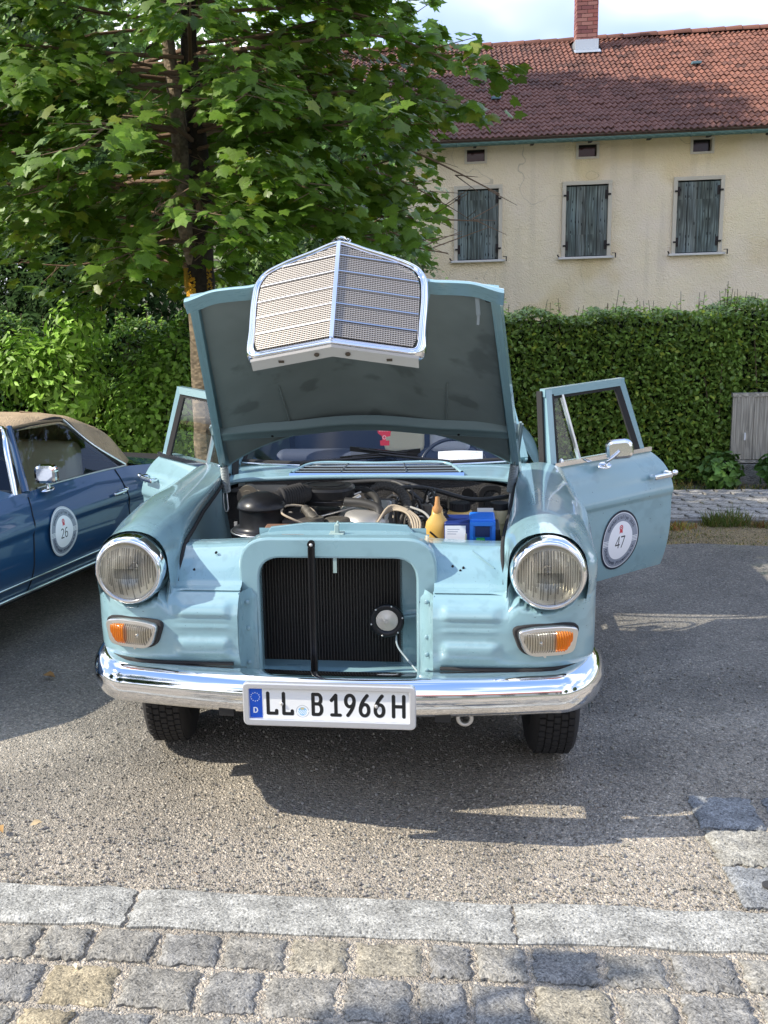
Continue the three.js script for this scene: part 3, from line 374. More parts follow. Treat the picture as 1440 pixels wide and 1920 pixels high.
  const g = mapleLeaf(), cam = new THREE.Vector3(0.575, 1.83, 8.0); leaves.sort((a, b) => cam.distanceTo(V(a)) - cam.distanceTo(V(b)));
  const veinTex = canvas(128, 128, (x) => { x.fillStyle = '#ececec'; x.fillRect(0, 0, 128, 128); x.strokeStyle = '#ffffff'; x.lineWidth = 3; for (const [a, b] of [[64, 122], [4, 62], [124, 62], [14, 14], [114, 14]]) { x.beginPath(); x.moveTo(64, 128); x.lineTo(a, 128 - b); x.stroke(); } x.strokeStyle = 'rgba(120,120,120,0.5)'; x.lineWidth = 2; const R2 = rng(5); for (let i = 0; i < 40; i++) { const a = R2() * 128, b = R2() * 128; x.beginPath(); x.arc(a, b, 1.5 + 2 * R2(), 0, 7); x.stroke(); } });
  const lm = leafMat(0.42, 0.6); lm.map = veinTex; const up = new THREE.Vector3(0, 1, 0), q2 = new THREE.Quaternion(), mats = [0.75, 0.9, 1.05, 1.2, 1.35].map((t) => phys(0.21 * t, 0.36 * t, 0.038 * t, 0.42, { transmission: 0.6, thickness: 0, specularIntensity: 0.5, map: veinTex }));
  const seen = leaves.filter((t) => { const v = new THREE.Vector3(t[0] - 0.575, t[1], t[2] - 8.0); return v.y < 3.9 && v.x < 1.8 && v.x > -1.9; }).slice(0, 300), set = new Set(seen);
  seen.forEach((t, i) => { const m = part('leaf', g, mats[i % 5], T); if (i) m.name = 'leaf_' + String(i).padStart(3, '0'); m.position.set(t[0], t[1], t[2]); m.quaternion.setFromUnitVectors(up, new THREE.Vector3(t[3], t[4], t[5]).normalize()).multiply(q2.setFromAxisAngle(up, t[7])); m.scale.setScalar(t[6]); });
  scatter('foliage', T, g, lm, leaves.filter((t) => !set.has(t)));
  scatter('seed_keys', T, narrowLeaf, leafMat(0.7, 0.3), dry);
}
function hedge(name, label, x0, x1, h, zf, depth, N, size, ragged, seed, tone) {
  const T = thing(name, label, 'hedge', [0, 0, 0], GT), R = rng(seed), it = [], tw = [];
  const hf = (x) => h + ragged * (fbm(x * 1.7, 2, seed, 3) - 0.5) * 1.6, zz = (x, y) => zf + 0.16 * (fbm(x * 2.2, y * 2.2, seed + 3, 4) - 0.5) * (1 + ragged * 3) - 0.05 * (y / h);
  for (let i = 0; i < N; i++) {
    const top = R() < 0.22, x = lerp(x0, x1, R()), H = hf(x); let y, z, nx = (R() - 0.62) * 2.4, ny, nz;
    if (top) { y = H - 0.05 * R() + (noise3(x * 9, 4, seed) - 0.5) * 0.12; z = zf - depth * R(); ny = 1; nz = (R() - 0.3) * 0.9; } else { y = 0.02 + (H - 0.02) * R(); z = zz(x, y) - 0.20 * Math.pow(R(), 1.6); ny = R() * 1.2 - 0.1; nz = 0.15 + 0.5 * R(); }
    const t = 0.55 + 0.9 * R(), yl = R() < 0.1 ? 1.7 : 1; it.push([x, y, z, nx, ny, nz, size * (0.65 + 0.7 * R()), R() * 6.28, tone[0] * t * yl, tone[1] * t * (yl > 1 ? 1.3 : 1), tone[2] * t]);
  }
  const sprigs = Math.round((x1 - x0) * 16); for (let s = 0; s < sprigs; s++) { const x = lerp(x0, x1, R()), z = zf - depth * (0.05 + 0.5 * R()), H = hf(x), l = (0.06 + 0.16 * R() * R()) * (1 + ragged * 2), dx = (R() - 0.5) * 0.08; tw.push(rod([x, H - 0.1, z], [x + dx, H + l, z], 0.0035, 0.002, 4)); for (let k = 0; k < 9; k++) { const f = R(), t = 0.8 + 0.7 * R(); it.push([x + dx * f + (R() - 0.5) * 0.05, H - 0.03 + l * f, z + (R() - 0.5) * 0.05, R() - 0.5, 0.8, R() - 0.3, size * (0.6 + 0.5 * R()), R() * 6.28, tone[0] * t * 1.3, tone[1] * t * 1.25, tone[2] * t]); } }
  for (let s = 0; s < (x1 - x0) * 14; s++) { const x = lerp(x0, x1, R()), z = zf - 0.12 - 0.25 * R(); tw.push(rod([x, 0, z], [x + (R() - 0.5) * 0.4, h * (0.4 + 0.5 * R()), z + 0.1 * R()], 0.008, 0.004, 5)); }
  scatter('foliage', T, smallLeaf, leafMat(0.38, 0.38), it); part('twigs', tw, twigMat, T);
  part('shade_core', surf(60, 10, (u, v) => { const x = lerp(x0, x1, u), y = hf(x) * 0.95 * v; return [x, y, zf - 0.26 - 0.08 * noise3(x * 5, y * 5, 3)]; }), std(0.010, 0.014, 0.006, 1), T);  // dark sheet added inside the hedge to block light between the leaves
  part('shade_back', surf(40, 6, (u, v) => { const x = lerp(x0, x1, u), y = hf(x) * 0.95 * v; return [x, y, zf - depth]; }), std(0.02, 0.03, 0.01, 1), T);  // dark sheet added at the back to stop light passing through
}
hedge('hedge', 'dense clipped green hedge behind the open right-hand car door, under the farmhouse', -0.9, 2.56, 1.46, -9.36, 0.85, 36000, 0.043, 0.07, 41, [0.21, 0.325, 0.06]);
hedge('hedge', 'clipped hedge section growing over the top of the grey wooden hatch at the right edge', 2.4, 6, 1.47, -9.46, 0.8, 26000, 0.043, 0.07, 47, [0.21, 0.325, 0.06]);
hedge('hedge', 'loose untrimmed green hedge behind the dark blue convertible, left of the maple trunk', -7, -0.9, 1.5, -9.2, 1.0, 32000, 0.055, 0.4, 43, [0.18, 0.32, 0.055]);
function bush(name, label, cat, pos, blobs, N, size, geo, tone, seed, trunk, mat, group) {   // blobs: [x, y, z, rx, ry, rz]
  const T = thing(name, label, cat, pos, 0, group), R = rng(seed), it = [], tw = [];
  const vol = blobs.map((b) => b[3] * b[4] + b[4] * b[5]), tot = vol.reduce((a, b) => a + b, 0);
  blobs.forEach((b, bi) => {
    const n = Math.round(N * vol[bi] / tot);
    for (let i = 0; i < n; i++) {
      const th = R() * 6.28, c = R() * 2 - 1, s = Math.sqrt(1 - c * c), d = [s * Math.cos(th), c, s * Math.sin(th)], bump = 0.72 + 0.55 * fbm(d[0] * 2.4 + bi, d[1] * 2.4, d[2] * 2.4 + seed, 3), r = bump * Math.pow(R(), 0.28), t = 0.5 + R();
      it.push([b[0] + d[0] * b[3] * r, Math.max(0.04, b[1] + d[1] * b[4] * r), b[2] + d[2] * b[5] * r, d[0] + (R() - 0.5) * 1.6, d[1] + 0.5 + (R() - 0.5), d[2] + (R() - 0.5) * 1.6, size * (0.6 + 0.8 * R()), R() * 6.28, tone[0] * t, tone[1] * t, tone[2] * t]);
    }
    tw.push(limb([[0, 0, 0], [b[0] * 0.35, b[1] * 0.5, b[2] * 0.35], [b[0], b[1], b[2]]], trunk, trunk * 0.3, 8, 6));
    for (let k = 0; k < 7; k++) { const th = R() * 6.28; tw.push(rod([b[0], b[1] - b[4] * 0.2, b[2]], [b[0] + Math.cos(th) * b[3] * 0.75, b[1] + (R() - 0.3) * b[4], b[2] + Math.sin(th) * b[5] * 0.75], trunk * 0.28, 0.004, 5)); }
  });
  part(cat === 'tree' ? 'trunk' : 'stems', tw, darkBark, T); const f = scatter(cat === 'tree' ? 'crown' : 'foliage', T, geo, mat || leafMat(0.5, 0.35), it); return T;
}
const dullLeaf = phys(1, 1, 1, 0.9, { transmission: 0.3, thickness: 0, specularIntensity: 0.12 });
bush('dark_tree', 'tall dark evergreen at the far left, its crown filling the picture edge', 'tree', [-4.6, 0, -13.6], [[0, 1.6, 0, 1.6, 1.5, 1.3], [0.3, 2.9, 0, 1.3, 0.9, 1.2], [-1.2, 3.6, 0, 1.2, 1.3, 1.2]], 26000, 0.10, narrowLeaf, [0.038, 0.075, 0.020], 51, 0.13, dullLeaf);
bush('dark_tree', 'dark evergreen between the far left tree and the maple, lower and rounder', 'tree', [-2.3, 0, -12.6], [[0, 1.5, 0, 1.3, 1.3, 1.1], [0.2, 2.5, 0, 1.0, 0.8, 0.9]], 24000, 0.095, narrowLeaf, [0.042, 0.082, 0.022], 52, 0.11, dullLeaf);
bush('broadleaf_tree', 'light green tree beside the farmhouse gable, seen behind the maple crown', 'tree', [0.2, 0, -15.2], [[0, 2.2, 0, 1.6, 1.4, 1.2], [-0.9, 3.6, 0, 1.4, 1.1, 1.2], [0.6, 3.4, 0, 1.0, 1.0, 1.0], [-2.2, 4.8, 0.4, 1.7, 1.2, 1.2]], 12000, 0.12, smallLeaf, [0.15, 0.26, 0.06], 53, 0.12);
bush('tall_tree', 'very tall dark tree left of the farmhouse, rising out of the picture behind the maple', 'tree', [-5.5, 0, -19.5], [[0, 9.6, 0, 3.3, 5.6, 2.9], [0.8, 4.2, 0, 2.6, 2.2, 2.2]], 20000, 0.34, smallLeaf, [0.05, 0.085, 0.03], 58, 0.25);
bush('shrub', 'tall green shrub between the raised bonnet and the left farmhouse window', 'shrub', [0.6, 0, -11.2], [[0, 1.2, 0, 0.9, 0.9, 0.6], [-0.5, 2.0, 0, 0.7, 0.55, 0.5], [0.35, 1.9, 0, 0.55, 0.45, 0.5]], 8000, 0.07, smallLeaf, [0.12, 0.21, 0.045], 54, 0.03);
bush('elder_shrub', 'bright yellow green young shrub with feathery leaves above the convertible roof', 'shrub', [-1.75, 0, -8.75], [[0, 1.05, 0, 0.36, 0.4, 0.28], [0.12, 1.45, 0, 0.24, 0.26, 0.22], [-0.3, 1.2, 0, 0.26, 0.28, 0.2]], 2200, 0.085, narrowLeaf, [0.27, 0.46, 0.06], 55, 0.02);
bush('young_bush', 'bright green young bush in front of the left hedge, right of the elder shrub', 'shrub', [-1.05, 0, -8.95], [[0, 0.75, 0, 0.42, 0.62, 0.22], [0.15, 1.15, 0, 0.25, 0.3, 0.18]], 3200, 0.055, smallLeaf, [0.24, 0.42, 0.06], 59, 0.012);
bush('young_bush', 'bright green leafy bush at the left picture edge, above the convertible roof', 'shrub', [-2.75, 0, -8.8], [[0, 0.85, 0, 0.5, 0.7, 0.25], [-0.3, 1.35, 0, 0.35, 0.3, 0.2], [0.25, 1.2, 0, 0.3, 0.3, 0.2]], 4200, 0.058, smallLeaf, [0.24, 0.42, 0.06], 60, 0.012);
bush('leafy_weed', 'low broad leaved green weed growing at the foot of the grey hatch, left side', 'plant', gw(2.36, 0, -9.1).toArray(), [[0, 0.17, 0, 0.17, 0.16, 0.1]], 260, 0.075, smallLeaf, [0.11, 0.22, 0.04], 56, 0.006);
bush('leafy_weed', 'broad leaved green plant in front of the hatch plinth at the right picture edge', 'plant', gw(2.74, 0, -9.1).toArray(), [[0, 0.18, 0, 0.12, 0.13, 0.08], [0.06, 0.26, 0, 0.1, 0.05, 0.06]], 160, 0.09, smallLeaf, [0.10, 0.23, 0.045], 57, 0.006);
{ // arching twigs in front of the left farmhouse window
  const T = thing('arching_shrub', 'loose shrub with thin arching twigs reaching across the left farmhouse window', 'shrub', [0.75, 0, -10.9]), R = rng(66), it = [], tw = [];
  for (let i = 0; i < 34; i++) { const a = (R() - 0.45) * 1.5, l = 0.5 + 0.75 * R(), y0 = 1.1 + 0.3 * R(), p = [[a * 0.1, 0.2, 0], [a * 0.25, y0, 0], [a * 0.55 * l + 0.05, y0 + 0.55 * l, (R() - 0.5) * 0.3], [a * l + 0.08, y0 + 0.5 * l, (R() - 0.5) * 0.5]], cv = new THREE.CatmullRomCurve3(p.map(V)); tw.push(limb(p, 0.006, 0.002, 10, 4)); for (let k = 0; k < 60; k++) { const q = cv.getPoint(0.35 + 0.65 * R()), t = 0.6 + 0.8 * R(); it.push([q.x + (R() - 0.5) * 0.1, q.y + (R() - 0.5) * 0.1, q.z + (R() - 0.5) * 0.1, R() - 0.5, 0.8, R() - 0.2, 0.05 * (0.6 + 0.6 * R()), R() * 6.28, 0.08 * t, 0.14 * t, 0.035 * t]); } }
  part('twigs', tw, twigRed, T); scatter('foliage', T, smallLeaf, leafMat(0.5, 0.35), it);
}
// ---------- across the street behind the viewer: what the chrome and the glass mirror ----------
{
  const H = thing('white_house', 'white rendered house with a red roof across the street, mirrored in the chrome bumper', 'house', [2, 0, 24]);
  part('wall', box(18, 5, 8, 0, 2.5, 4), std(0.7, 0.68, 0.62, 0.9), H); const S = new THREE.Shape(); S.moveTo(-4.8, 0); S.lineTo(4.8, 0); S.lineTo(0, 3.4); S.closePath();
  part('roof', ext(S, 19, 0).rotateY(Math.PI / 2).translate(-9.5, 5, 4), std(0.36, 0.1, 0.07, 0.9), H);
  for (let i = 0; i < 6; i++) for (const y of [1.5, 3.7]) part('window', box(1.1, 1.4, 0.1, -7.5 + 3 * i, y, 0.02), phys(0.02, 0.025, 0.03, 0.1), H).name = numbered('pane_window');
  [[-9, 15, 1], [-14, 8, 1.2], [12, 16, 1.1], [17, 7, 1], [-19, 0, 1.2]].forEach(([x, z, s], i) => bush('street_tree', ['left', 'far left', 'right', 'far right', 'outermost left'][i] + ' round green tree across the street, behind the viewer', 'tree', [x, 0, z], [[0, 3.4 * s, 0, 2.3 * s, 2.2 * s, 2.3 * s], [0.8, 4.8 * s, 0.3, 1.7 * s, 1.5 * s, 1.7 * s]], 2200, 0.5, smallLeaf, [0.06, 0.11, 0.03], 80 + i, 0.2));
  bush('street_tree', 'tree beside the yard, left of the picture, whose boughs shade the cobbles', 'tree', [-6.2, 0, 0.4], [[2.83, 3.0, -2.40, 0.15, 0.11, 0.15], [3.13, 3.0, -2.42, 0.13, 0.1, 0.13], [3.39, 3.0, -2.67, 0.15, 0.1, 0.1], [0, 4.6, 0, 1.5, 1.2, 1.5]], 2600, 0.13, smallLeaf, [0.06, 0.11, 0.03], 90, 0.05);
}
// ---------- printed things ----------
function badge(num, rim) {
  return canvas(512, 512, (x) => {
    x.fillStyle = rim; x.fillRect(0, 0, 512, 512); const disc = (r, c) => { x.fillStyle = c; x.beginPath(); x.arc(256, 256, r, 0, 7); x.fill(); };
    disc(256, rim); disc(238, '#e9ebee'); disc(231, '#8f96a3'); disc(164, '#f1f2f6');
    x.fillStyle = '#eef0f3'; for (const s of [-1, 1]) for (let i = 0; i < 4; i++) x.fillRect(256 + s * 198 - 34, 238 + i * 13, 68, 6);
    const arc = (txt, r, a0, step, flip) => { x.fillStyle = '#16233d'; x.font = 'bold 40px sans-serif'; x.textAlign = 'center'; x.textBaseline = 'middle'; [...txt].forEach((ch, i) => { const a = a0 + (i - (txt.length - 1) / 2) * step * (flip ? -1 : 1); x.save(); x.translate(256 + r * Math.sin(a), 256 - r * Math.cos(a)); x.rotate(flip ? a + Math.PI : a); x.fillText(ch, 0, 0); x.restore(); }); };
    arc('Gamsbartrallye 2025', 198, 0, 0.112, false); arc('Oldiefreunde Pfrommern e.V.', 198, Math.PI, 0.098, true);
    x.fillStyle = '#c8394a'; x.beginPath(); x.arc(256, 148, 24, 0, 7); x.fill(); x.beginPath(); x.moveTo(238, 160); x.lineTo(234, 198); x.lineTo(248, 186); x.lineTo(256, 196); x.lineTo(264, 186); x.lineTo(278, 198); x.lineTo(274, 160); x.fill(); x.fillStyle = '#e8d6d8'; x.beginPath(); x.arc(256, 146, 13, 0, 7); x.fill(); x.fillStyle = '#a02a3a'; x.fillRect(250, 140, 12, 12);
    x.fillStyle = '#22252b'; x.font = '128px sans-serif'; x.textAlign = 'center'; x.textBaseline = 'middle'; x.save(); x.translate(256, 272); x.scale(0.95, 1.1); x.fillText(num, 0, 0); x.restore();
  });
}
const plateTex = canvas(2048, 433, (x, w, h) => {
  x.fillStyle = '#e9eae9'; x.fillRect(0, 0, w, h); x.fillStyle = '#0f57c8'; x.fillRect(0, 0, 180, h);
  x.fillStyle = '#f2f4f8'; for (let i = 0; i < 12; i++) { const a = i * Math.PI / 6, cx = 90 + 56 * Math.sin(a), cy = 142 - 56 * Math.cos(a); x.beginPath(); for (let k = 0; k < 10; k++) { const r = k % 2 ? 4.5 : 11, b = k * Math.PI / 5; x.lineTo(cx + r * Math.sin(b), cy - r * Math.cos(b)); } x.fill(); }
  x.font = 'bold 110px sans-serif'; x.textAlign = 'center'; x.textBaseline = 'middle'; x.fillText('D', 90, 318);
  const G = { L: (p) => { p.moveTo(0, 0); p.lineTo(0, 1); p.lineTo(0.78, 1); p.lineTo(0.78, 0.86); }, B: (p) => { p.moveTo(0, 0); p.lineTo(0, 1); p.lineTo(0.5, 1); p.bezierCurveTo(1.05, 1, 1.05, 0.47, 0.5, 0.47); p.lineTo(0, 0.47); p.moveTo(0.5, 0.47); p.bezierCurveTo(0.95, 0.47, 0.95, 0, 0.5, 0); p.lineTo(0, 0); }, 1: (p) => { p.moveTo(0.08, 0.28); p.lineTo(0.5, 0.02); p.lineTo(0.5, 1); p.moveTo(0.1, 1); p.lineTo(0.9, 1); }, 6: (p) => { p.moveTo(0.72, 0); p.bezierCurveTo(0.35, 0.2, 0, 0.45, 0, 0.72); p.bezierCurveTo(0, 1.09, 0.88, 1.09, 0.88, 0.72); p.bezierCurveTo(0.88, 0.36, 0.2, 0.36, 0.06, 0.62); }, H: (p) => { p.moveTo(0, 0); p.lineTo(0, 1); p.moveTo(0.85, 0); p.lineTo(0.85, 1); p.moveTo(0, 0.5); p.lineTo(0.85, 0.5); } };
  G[9] = (p) => { p.moveTo(0.2, 1); p.bezierCurveTo(0.55, 0.8, 0.88, 0.55, 0.88, 0.28); p.bezierCurveTo(0.88, -0.09, 0, -0.09, 0, 0.28); p.bezierCurveTo(0, 0.64, 0.7, 0.64, 0.84, 0.38); };
  const put = (ch, cx, sw) => { for (const [dx, dy, col] of [[5, 6, '#aeb0b2'], [0, 0, '#16181b']]) { x.save(); x.translate(cx + dx, 86 + dy); x.beginPath(); const S = { moveTo: (a, b) => x.moveTo(a * sw, b * 268), lineTo: (a, b) => x.lineTo(a * sw, b * 268), bezierCurveTo: (a, b, c, d, e, f) => x.bezierCurveTo(a * sw, b * 268, c * sw, d * 268, e * sw, f * 268) }; G[ch](S); x.lineWidth = 44; x.lineJoin = 'round'; x.lineCap = 'round'; x.strokeStyle = col; x.stroke(); x.restore(); } };
  put('L', 252, 138); put('L', 452, 138); put('B', 826, 118); put('1', 1048, 130); put('9', 1238, 118); put('6', 1420, 118); put('6', 1606, 118); put('H', 1832, 150);
  x.fillStyle = '#b9bdc2'; x.beginPath(); x.arc(690, 318, 84, 0, 7); x.fill(); x.fillStyle = '#e3e6e8'; x.beginPath(); x.arc(690, 318, 74, 0, 7); x.fill(); x.fillStyle = '#7db9dd'; x.beginPath(); x.arc(690, 318, 56, 0, 7); x.fill();
  x.strokeStyle = '#f0f4f6'; x.lineWidth = 9; for (let i = -3; i < 4; i++) { x.beginPath(); x.moveTo(690 + i * 22 - 22, 360); x.lineTo(690 + i * 22 + 22, 300); x.stroke(); } x.fillStyle = '#c9b98a'; x.fillRect(668, 268, 44, 26);
});
const sheetTex = canvas(512, 320, (x, w, h) => { x.fillStyle = '#f3f3f0'; x.fillRect(0, 0, w, h); x.strokeStyle = '#3a4a7a'; x.lineWidth = 3; const R = rng(4); for (let r = 0; r < 7; r++) { x.beginPath(); let px = 30, py = 40 + r * 38; x.moveTo(px, py); const end = 300 + 180 * R(); while (px < end) { px += 6 + 5 * R(); x.lineTo(px, py + (R() - 0.5) * 17); if (R() < 0.16) { px += 14; x.moveTo(px, py); } } x.stroke(); } });
const tagTex = canvas(256, 320, (x, w, h) => { x.fillStyle = '#c81c2e'; x.fillRect(0, 0, w, h); x.strokeStyle = '#f0c9c9'; x.lineWidth = 8; x.beginPath(); for (let i = 0; i < 10; i++) x.lineTo(40 + i * 19, 90 + (i % 2) * 22); x.stroke(); x.beginPath(); x.arc(128, 200, 24, 0, 7); x.stroke(); });
const labelTex = canvas(256, 256, (x) => { x.fillStyle = '#eceef2'; x.fillRect(0, 0, 256, 256); x.fillStyle = '#2c5aa8'; x.fillRect(60, 170, 60, 46); x.fillStyle = '#e9c66a'; x.fillRect(70, 205, 40, 16); x.fillStyle = '#9aa2b4'; for (let i = 0; i < 3; i++) x.fillRect(30, 40 + i * 26, 150 - i * 20, 8); });
const pr = (t, rough = 0.4) => new THREE.MeshStandardMaterial({ map: t, roughness: rough, side: THREE.DoubleSide });

const fluteTex = canvas(1024, 512, (x, w, h) => { x.fillStyle = '#f4f2ec'; x.fillRect(0, 0, w, h); for (let i = 0; i < 26; i++) { const px = (i + 0.5) * w / 26, g = x.createLinearGradient(px - 17, 0, px + 17, 0); g.addColorStop(0, 'rgba(40,40,40,0)'); g.addColorStop(0.5, 'rgba(60,60,58,0.5)'); g.addColorStop(1, 'rgba(40,40,40,0)'); x.fillStyle = g; x.fillRect(px - 17, h * (i % 5 ? 0.08 : 0.2), 34, h * (0.84 - 0.12 * (i % 3))); } x.fillStyle = 'rgba(60,60,58,0.35)'; x.fillRect(w * 0.3, h * 0.42, w * 0.42, h * 0.18); });  // stripes paint the light and dark of the flutes into the glass colour
const ribTex = canvas(256, 32, (x, w, h) => { x.fillStyle = '#f6f4ee'; x.fillRect(0, 0, w, h); for (let i = 0; i < 13; i++) { x.fillStyle = 'rgba(60,58,52,0.45)'; x.fillRect(i * w / 13, 0, 8, h); } });  // dark bands paint rib shading into the indicator lens colour
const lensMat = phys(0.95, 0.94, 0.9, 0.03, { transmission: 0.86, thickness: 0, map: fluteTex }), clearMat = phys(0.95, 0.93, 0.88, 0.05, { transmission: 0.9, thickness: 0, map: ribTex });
// ---------- the light blue saloon ----------
const car = thing('light_blue_saloon', 'light blue vintage saloon with its bonnet and both front doors open', 'car', [0.25, 0, -4.10], -9 * Math.PI / 180);
const Wz = (z) => z > 0.45 ? 0.56 + 0.29 * Math.pow(Math.max(0, 1 - Math.pow(Math.min(1, (z - 0.45) / 0.275), 2.6)), 1 / 2.6) : lerp(0.885, 0.85, sstep(-0.1, 0.45, z));
const archY = (z, b) => Math.max(b, Math.abs(z) < 0.36 ? 0.30 + Math.sqrt(0.36 * 0.36 - z * z) : b);
const xi = table([[-0.95, 0.68], [-0.85, 0.672], [-0.4, 0.63], [0, 0.597], [0.3, 0.567], [0.5, 0.55], [0.7, 0.55]]), yi = table([[-0.95, 0.94], [-0.85, 0.945], [0, 0.957], [0.46, 0.952], [0.52, 0.935], [0.565, 0.89], [0.60, 0.845], [0.66, 0.815]]);
const xc = table([[-0.95, 0.77], [-0.85, 0.762], [0, 0.715], [0.5, 0.682], [0.7, 0.676]]), yc = table([[-0.95, 0.962], [-0.85, 0.968], [-0.4, 0.992], [0, 1.014], [0.4, 1.028], [0.6, 1.028], [0.69, 1.018]]);
for (const s of [-1, 1]) {
  // wing: from the bonnet gutter over the crown to the sill
  const sect = (z) => {
    const W = z > 0.45 ? Math.max(Wz(Math.min(z, 0.66)), 0.80) : Wz(z), a = xi(z), b = yi(z), c = xc(z), d = yc(z), bot = z > 0.45 ? 0.795 : archY(z, 0.33), ys = 0.905;
    const k = sstep(0.3, 0.62, z); // towards the lamp the crown becomes a half circle
    return [[a - 0.004, b - 0.11], [a, b], [a + 0.004, lerp(b + 0.012, Math.max(b, 0.90), k)], [lerp(a + 0.03, 0.563, k), lerp(lerp(b, d, 0.55), 0.955, k)], [lerp(lerp(a, c, 0.6), 0.60, k), lerp(lerp(b, d, 0.88), 1.0, k)], [c, d], [lerp(lerp(c, W, 0.52), 0.747, k), lerp(lerp(d, ys, 0.22), 1.0, k)], [lerp(lerp(c, W, 0.88), 0.787, k), lerp(lerp(d, ys, 0.62), 0.955, k)], [W, ys], [W + 0.003, lerp(ys, bot, 0.25)], [W + 0.002, lerp(ys, bot, 0.6)], [W - 0.004, bot]];
  };
  const zs = [-0.95, -0.8, -0.6, -0.45, -0.36, -0.3, -0.2, -0.1, 0, 0.1, 0.2, 0.3, 0.36, 0.42, 0.45, 0.48, 0.52, 0.56, 0.6, 0.64, 0.68], cvs = zs.map((z) => new THREE.CatmullRomCurve3(sect(z).map((p) => new THREE.Vector3(p[0], p[1], 0)), false, 'centripetal'));
  const wing = surf(34, zs.length - 1, (u, v) => { const j = Math.round(v * (zs.length - 1)), p = cvs[j].getPoint(u); return [s * p.x, p.y, zs[j], u * 2, v * 2]; }, s > 0);
  // nose below the lamp, wrapping round the corner
  const zf = (y, x) => { const r = table([[0.56, 0.695], [0.60, 0.716], [0.64, 0.724], [0.70, 0.726], [0.745, 0.722], [0.78, 0.705], [0.80, 0.685], [0.815, 0.655]])(y), f = table([[0.56, 0.695], [0.60, 0.716], [0.66, 0.724], [0.82, 0.722]])(y); const t = sstep(0.60, 0.545, x); return lerp(f, r, t); };
  const bump = (x, y) => { const ex = sstep(0.335, 0.365, x) * sstep(0.545, 0.50, x); return ex * (0.011 * Math.exp(-Math.pow((y - 0.762) / 0.021, 4)) + 0.013 * Math.exp(-Math.pow((y - 0.635) / 0.030, 4)) + 0.003 * Math.exp(-Math.pow((y - 0.705) / 0.006, 2)) + 0.003 * Math.exp(-Math.pow((y - 0.728) / 0.006, 2))); };
  const nose = surf(64, 40, (u, v) => {
    let x, dz = 0;
    if (u < 0.5) x = lerp(0.318, 0.56, u / 0.5); else { const a = (u - 0.5) * Math.PI, e = 2 / 2.6; x = 0.56 + 0.29 * Math.pow(Math.sin(a), e); dz = 0.275 * (1 - Math.pow(Math.max(0, Math.cos(a)), e)); }
    const yy = lerp(0.56, lerp(0.815, 0.875, sstep(0.545, 0.575, x)), v); return [s * (x - 0.004 * sstep(0.79, 0.81, yy) * sstep(0.56, 0.6, x)), yy, zf(yy, x) - dz * 1.004 + bump(x, yy) - 0.12 * sstep(0.128, 0.119, Math.hypot(x - 0.677, yy - 0.895)), u, v];
  }, s < 0);
  const under = surf(30, 4, (u, v) => { let x, dz = 0; if (u < 0.5) x = lerp(0.3, 0.56, u / 0.5); else { const a = (u - 0.5) * Math.PI, e = 2 / 2.6; x = 0.56 + 0.29 * Math.pow(Math.sin(a), e); dz = 0.275 * (1 - Math.pow(Math.max(0, Math.cos(a)), e)); } return [s * x, lerp(0.40, 0.56, v), lerp(0.64, 0.695, v) - dz]; }, s < 0);
  const side2 = surf(6, 4, (u, v) => { const z = lerp(0.36, 0.45, u), b = archY(z, 0.40); return [s * 0.852, lerp(b, 0.8, v), z]; });
  // the sunken shelf that the bonnet lip covers
  const prof = [[0.38, 0.918], [0.45, 0.926], [0.49, 0.926], [0.515, 0.919], [0.55, 0.895], [0.585, 0.86], [0.605, 0.832], [0.625, 0.818], [0.65, 0.814], [0.668, 0.814]];
  const shelf = surf(20, 36, (u, v) => { const q = v * (prof.length - 1), i = Math.min(prof.length - 2, Math.floor(q)), t = q - i, x = lerp(lerp(0.285, 0.320, sstep(0.45, 0.62, v)), 0.551, u), c = Math.pow(1 - u, 2) * 0.012, p = [lerp(prof[i][0], prof[i + 1][0], t), lerp(prof[i][1], prof[i + 1][1], t)]; return [s * x, p[1] + c * (v < 0.45 ? 1 : 1 - sstep(0.45, 0.7, v)) - 0.006 * sstep(0.75, 1, u) * sstep(0.2, 0.4, v), p[0]]; }, s < 0);
  const ribs = s > 0 ? [bar([0.445, 0.922, 0.534], [0.515, 0.872, 0.572], 0.004)] : [];
  part('front_wing', [wing, nose, under, side2, shelf, ...ribs], M.paint, car).name = s < 0 ? 'front_wing' : 'front_wing_001';
  part('shelf_hole', (s > 0 ? [[0.38, 0.878], [0.415, 0.874], [0.405, 0.866]] : [[0.42, 0.912], [0.49, 0.862]]).map(([x, y]) => cyl(0.0042, 0.0042, 0.01, s * x, y, lerp(0.605, 0.55, (y - 0.83) / 0.075), 10, 'z')), M.dark, car);
  // gutter rubber, inner wing
  part('gutter_seal', tube(zs.filter((z) => z < 0.62).map((z) => [s * (xi(z) - 0.008), yi(z) - 0.022, z]), 0.007, 50, 6), M.rubber, car);
  part('seal_clip', zs.filter((z) => z < 0.5 && z > -0.7).map((z) => new THREE.SphereGeometry(0.0055, 8, 6).translate(s * (xi(z) - 0.001), yi(z) - 0.055, z)), M.steel, car);
  part('inner_wing', [surf(16, 6, (u, v) => { const z = lerp(-0.76, 0.46, u), x = xi(z) - 0.006 - 0.09 * (1 - v) * (1 - v); return [s * x, lerp(0.42, yi(z) - 0.03, v), z]; }), surf(8, 8, (u, v) => { const a = Math.PI * u; return [s * lerp(0.30, 0.60, v), 0.42 + 0.3 * Math.sin(a), -0.02 + 0.34 * Math.cos(a)]; })], M.paintIn, car);
